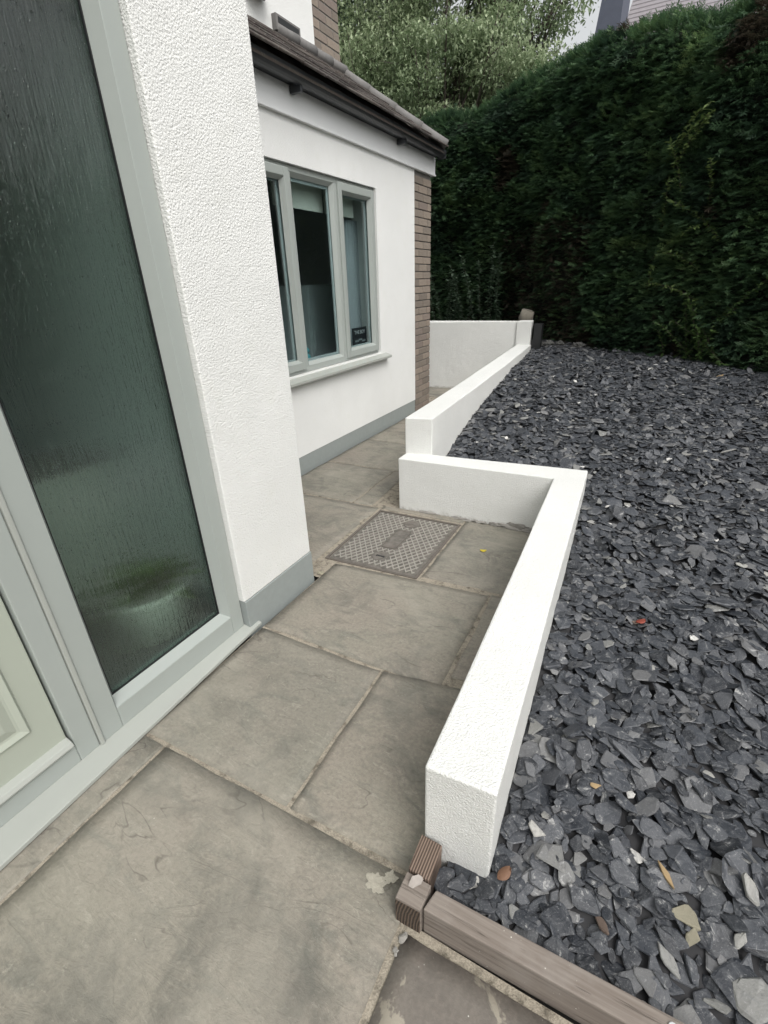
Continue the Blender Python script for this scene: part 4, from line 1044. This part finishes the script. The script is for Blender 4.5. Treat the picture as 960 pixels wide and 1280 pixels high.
# old stump and rubble at the far end of the wall
st = root('tree_stump', (-1.82, 8.0, .6), 'old sawn stump with pale wood behind the end of the garden wall', 'stump')
MB().tube([(-1.80, 8.0, .5), (-1.78, 8.0, .8), (-1.79, 7.98, 1.0), (-1.76, 7.97, 1.10)], [.12, .10, .11, .095], 11).obj('trunk', M['stumpwood'], st, 0, True)
MB().box((-1.55, -1.44), (7.50, 7.62), (.5, .95)).obj('fence_post', M['seal']); tag(bpy.context.scene.objects['fence_post'], 'short dark timber post beside the end pier of the white wall', 'post')
for i, (x, y, z, r) in enumerate([(-1.36, 7.75, .68, .07), (-1.22, 7.9, .67, .06), (-1.48, 7.85, .66, .05), (-.95, 7.75, .67, .08)]):
    tag(lump('rock', (x, y, z-.03), (r, r*.8, r*.6), M['rock'], None, seed=i+20, sub=3, jag=.7), ['rough grey rock nearest the dark post under the hedge', 'second grey rock from the dark post under the hedge', 'smallest grey rock behind the dark post by the hedge', 'largest grey rock at the hedge foot, away from the post'][i], 'rock', 'rocks along the foot of the hedge')

# ============================================================ TREES BEHIND
def tree(name, base, h, crown_c, crown_r, nleaf, lsz, mat, label, seed, cl=26, tb=.5, hollow=.55, trunk_r=.16, clr=.33):
    rr = random.Random(seed); t = root(name, base, label, 'tree')
    b = Vector(base); top = Vector((crown_c[0], crown_c[1], h*.92))
    tk = MB().tube([b, b.lerp(top, .35)+Vector((.1, 0, 0)), b.lerp(top, .7)+Vector((-.1, .1, 0)), top], [trunk_r, trunk_r*.75, trunk_r*.45, trunk_r*.12], 10)
    tk.obj('trunk', M['bark'], t, 0, True)
    lm = MB(); cs = []
    C = Vector(crown_c)
    for i in range(cl):
        while True:
            v = Vector((rr.uniform(-1, 1), rr.uniform(-1, 1), rr.uniform(-1, 1)))
            if hollow*.7 < v.length < 1: break
        c = C+Vector((v.x*crown_r[0], v.y*crown_r[1], v.z*crown_r[2])); cs.append((c, rr.uniform(.6, 1.25)))
        st_ = b.lerp(top, rr.uniform(.3, .85)); mid = st_.lerp(c, .5)+Vector((rr.uniform(-.3, .3), rr.uniform(-.3, .3), rr.uniform(0, .3)))
        lm.tube([st_, mid, c, c+(c-mid)*.35], [.05, .03, .014, .004], 6)
        for q in range(4):
            e = c+Vector((rr.uniform(-1, 1), rr.uniform(-1, 1), rr.uniform(-.3, 1)))*clr*1.3*min(crown_r); lm.tube([mid.lerp(c, rr.uniform(.2, 1)), e], [.012, .003], 4)
    lm.obj('limbs', M['bark'], t, 0, True)
    g_ = np.random.default_rng(seed); N = nleaf; idx = g_.integers(0, cl, N)
    cc = np.array([c for c, _ in cs])[idx]; sc = np.array([s for _, s in cs])[idx]
    v = g_.normal(0, 1, (N, 3)); v /= np.linalg.norm(v, axis=1)[:, None]; v *= g_.uniform(.25, 1, N)[:, None]**.6
    P = cc+v*(np.array(crown_r)*clr)[None]*sc[:, None]
    D = g_.normal(0, 1, (N, 3)); D[:, 2] -= .5
    T = np.clip(tb+.22*v[:, 2]+g_.normal(0, .16, N)+(sc-.9)*.4, 0, 1)
    scatter('crown', P, D, lsz*g_.uniform(.7, 1.3, N), T, mat, t, [LEAF], seed=seed); return t
tree('olive_leaved_tree', (-6.3, 13.5, 0), 9.5, (-6.2, 13.0, 6.4), (2.4, 1.5, 2.6), 80000, .085, M['broadleaf'], 'bushy pale green tree rising behind the roof beside the brick corner', 1, 60, .62, .2)
tree('dark_tree', (-9.5, 15, 0), 11, (-9.2, 14.5, 7.2), (1.9, 1.6, 4.0), 16000, .13, M['darkleaf'], 'dark green tree directly behind the upper brick corner', 2, 30, .4)
tree('open_crowned_tree', (-4.6, 15.0, 0), 10.5, (-3.9, 14.2, 7.3), (2.1, 1.2, 2.4), 15000, .10, M['broadleaf'], 'open crowned tree with bare twigs and bright sky showing through above the hedge', 3, 34, .5, .5, .12, .30)
tree('round_crowned_tree', (-4.9, 12.6, 0), 6.5, (-4.6, 12.2, 4.9), (2.2, 1.0, 1.3), 40000, .080, M['broadleaf'], 'lower rounded pale green tree just over the left end of the hedge', 4, 44, .55, .2)
tree('tall_leafy_tree', (-8.0, 18, 0), 14, (-8.5, 17.0, 10.5), (3.0, 1.6, 3.2), 15000, .14, M['darkleaf'], 'tall tree at the very top behind the pale green tree', 6, 30, .7)
# ============================================================ NEIGHBOUR'S HOUSE
nh = root('neighbour_house', (-1.5, 24, 0), 'distant house roof with pinkish grey tiles and a dark slate gable above the hedge', 'house')
MB().box((-3.2, 6), (23.2, 29), (0, 7.6)).obj('wall', M['brick'], nh)
rf_ = MB(); rf_.v += [(-2.9, 22.2, 7.9), (7, 22.2, 7.9), (7, 26, 12.0), (-2.6, 26, 12.0), (-2.9, 30, 7.9), (7, 30, 7.9)]; rf_.f += [(0, 1, 2, 3), (3, 2, 5, 4), (0, 3, 4)]
rf_o = rf_.obj('roof', M['nbtile'], nh)
cr = MB()
for r in range(26):
    t0 = r/26; y = 22.2+3.8*t0; z = 7.9+4.1*t0
    cr.box((-2.85+.25*t0, 6.9), (y-.01, y+.13), (z-.01, z+.022))
tag(cr.obj('tile_courses', M['nbtile'], rf_o), kind='stuff')
MB().prism([(-3.38, 21.0), (-2.66, 21.0), (-2.66, 22.55), (-3.38, 22.55)], 0, 8.0).obj('porch_wall', M['nbslate'], nh)
pg = MB(); pg.v += [(-3.42, 20.9, 7.6), (-2.62, 20.9, 7.6), (-2.62, 20.9, 11.5), (-2.98, 20.9, 11.5), (-3.42, 22.6, 7.6), (-2.62, 22.6, 7.6), (-2.62, 22.6, 11.5), (-2.98, 22.6, 11.5)]
pg.f += [(0, 1, 2, 3), (5, 4, 7, 6), (0, 3, 7, 4), (1, 5, 6, 2), (3, 2, 6, 7)]
pg.obj('slate_gable', M['nbslate'], nh)

# ============================================================ SMALL THINGS
def leafobj(name, c, L, wd, yaw, mat, label, curl=.006, cat='leaf'):
    n = 7; V = []; F = []
    for i in range(n):
        t = i/(n-1); w_ = wd*math.sin(math.pi*min(max(t*.94+.03, 0), 1))**.7*.5
        for k, s in enumerate((-1, 0, 1)):
            x = (t-.5)*L; y = s*w_; z = curl*(abs(s)*1.0)+curl*(2*t-1)**2
            V.append((x, y, z+.0016))
    for i in range(n-1):
        for k in range(2): a = i*3+k; F.append((a, a+1, a+4, a+3))
    m = len(V); V += [(x, y, z-.001) for x, y, z in V]; F += [tuple(reversed([q+m for q in f])) for f in F[:]]
    rim = [(i*3, (i+1)*3) for i in range(n-1)]
    for a, b in rim: F.append((a, b, b+m, a+m))
    for i in range(n-1): F.append(((i+1)*3+2, i*3+2, i*3+2+m, (i+1)*3+2+m))
    o = mesh_obj(name, V, F, mat, None, True); o.location = c; o.rotation_euler = (0, 0, yaw); return tag(o, label, cat)
leafobj('fallen_leaf', (-.708, 2.558, .003), .040, .026, .3, M['yellow_leaf'], 'small yellow leaf lying on the paving slab right of the drain cover')
leafobj('fallen_leaf', (.178, 2.034, h_at(.178, 2.034)+.002), .05, .028, .8, M['red_leaf'], 'curled red brown leaf on the slate halfway along the low wall')
leafobj('fallen_leaf', (-.10, .79, h_at(-.10, .79)+.002), .05, .03, 1.1, M['brown_leaf'], 'dead brown leaf on the slate at the near end of the low wall')
for i, (x, y, r, lab) in enumerate([(-.425, .640, .022, 'ragged pale mortar splash on the paving left of the timber post'), (-.395, .672, .013, 'smaller pale mortar splash nearest the white wall, above the larger one'), (-.300, .560, .010, 'small pale pebble of mortar just below the corner post'), (-.305, .528, .007, 'tiny mortar crumb on the joint below the corner post')]):
    tag(lump('mortar_splash', (x, y, .0015), (r*1.2, r, r*.09 if i < 2 else r*.5), M['splash'] if i < 2 else M['concrete'], None, seed=i+3, sub=4 if i < 2 else 2, jag=.75, rot=.5*i), lab, 'mortar')
tag(lump('mortar_splash', (-1.508, 1.915, .004), (.022, .016, .003), M['creamstone'], None, seed=31, sub=3, jag=.8), 'white mortar smear at the foot of the grey plinth corner', 'mortar')
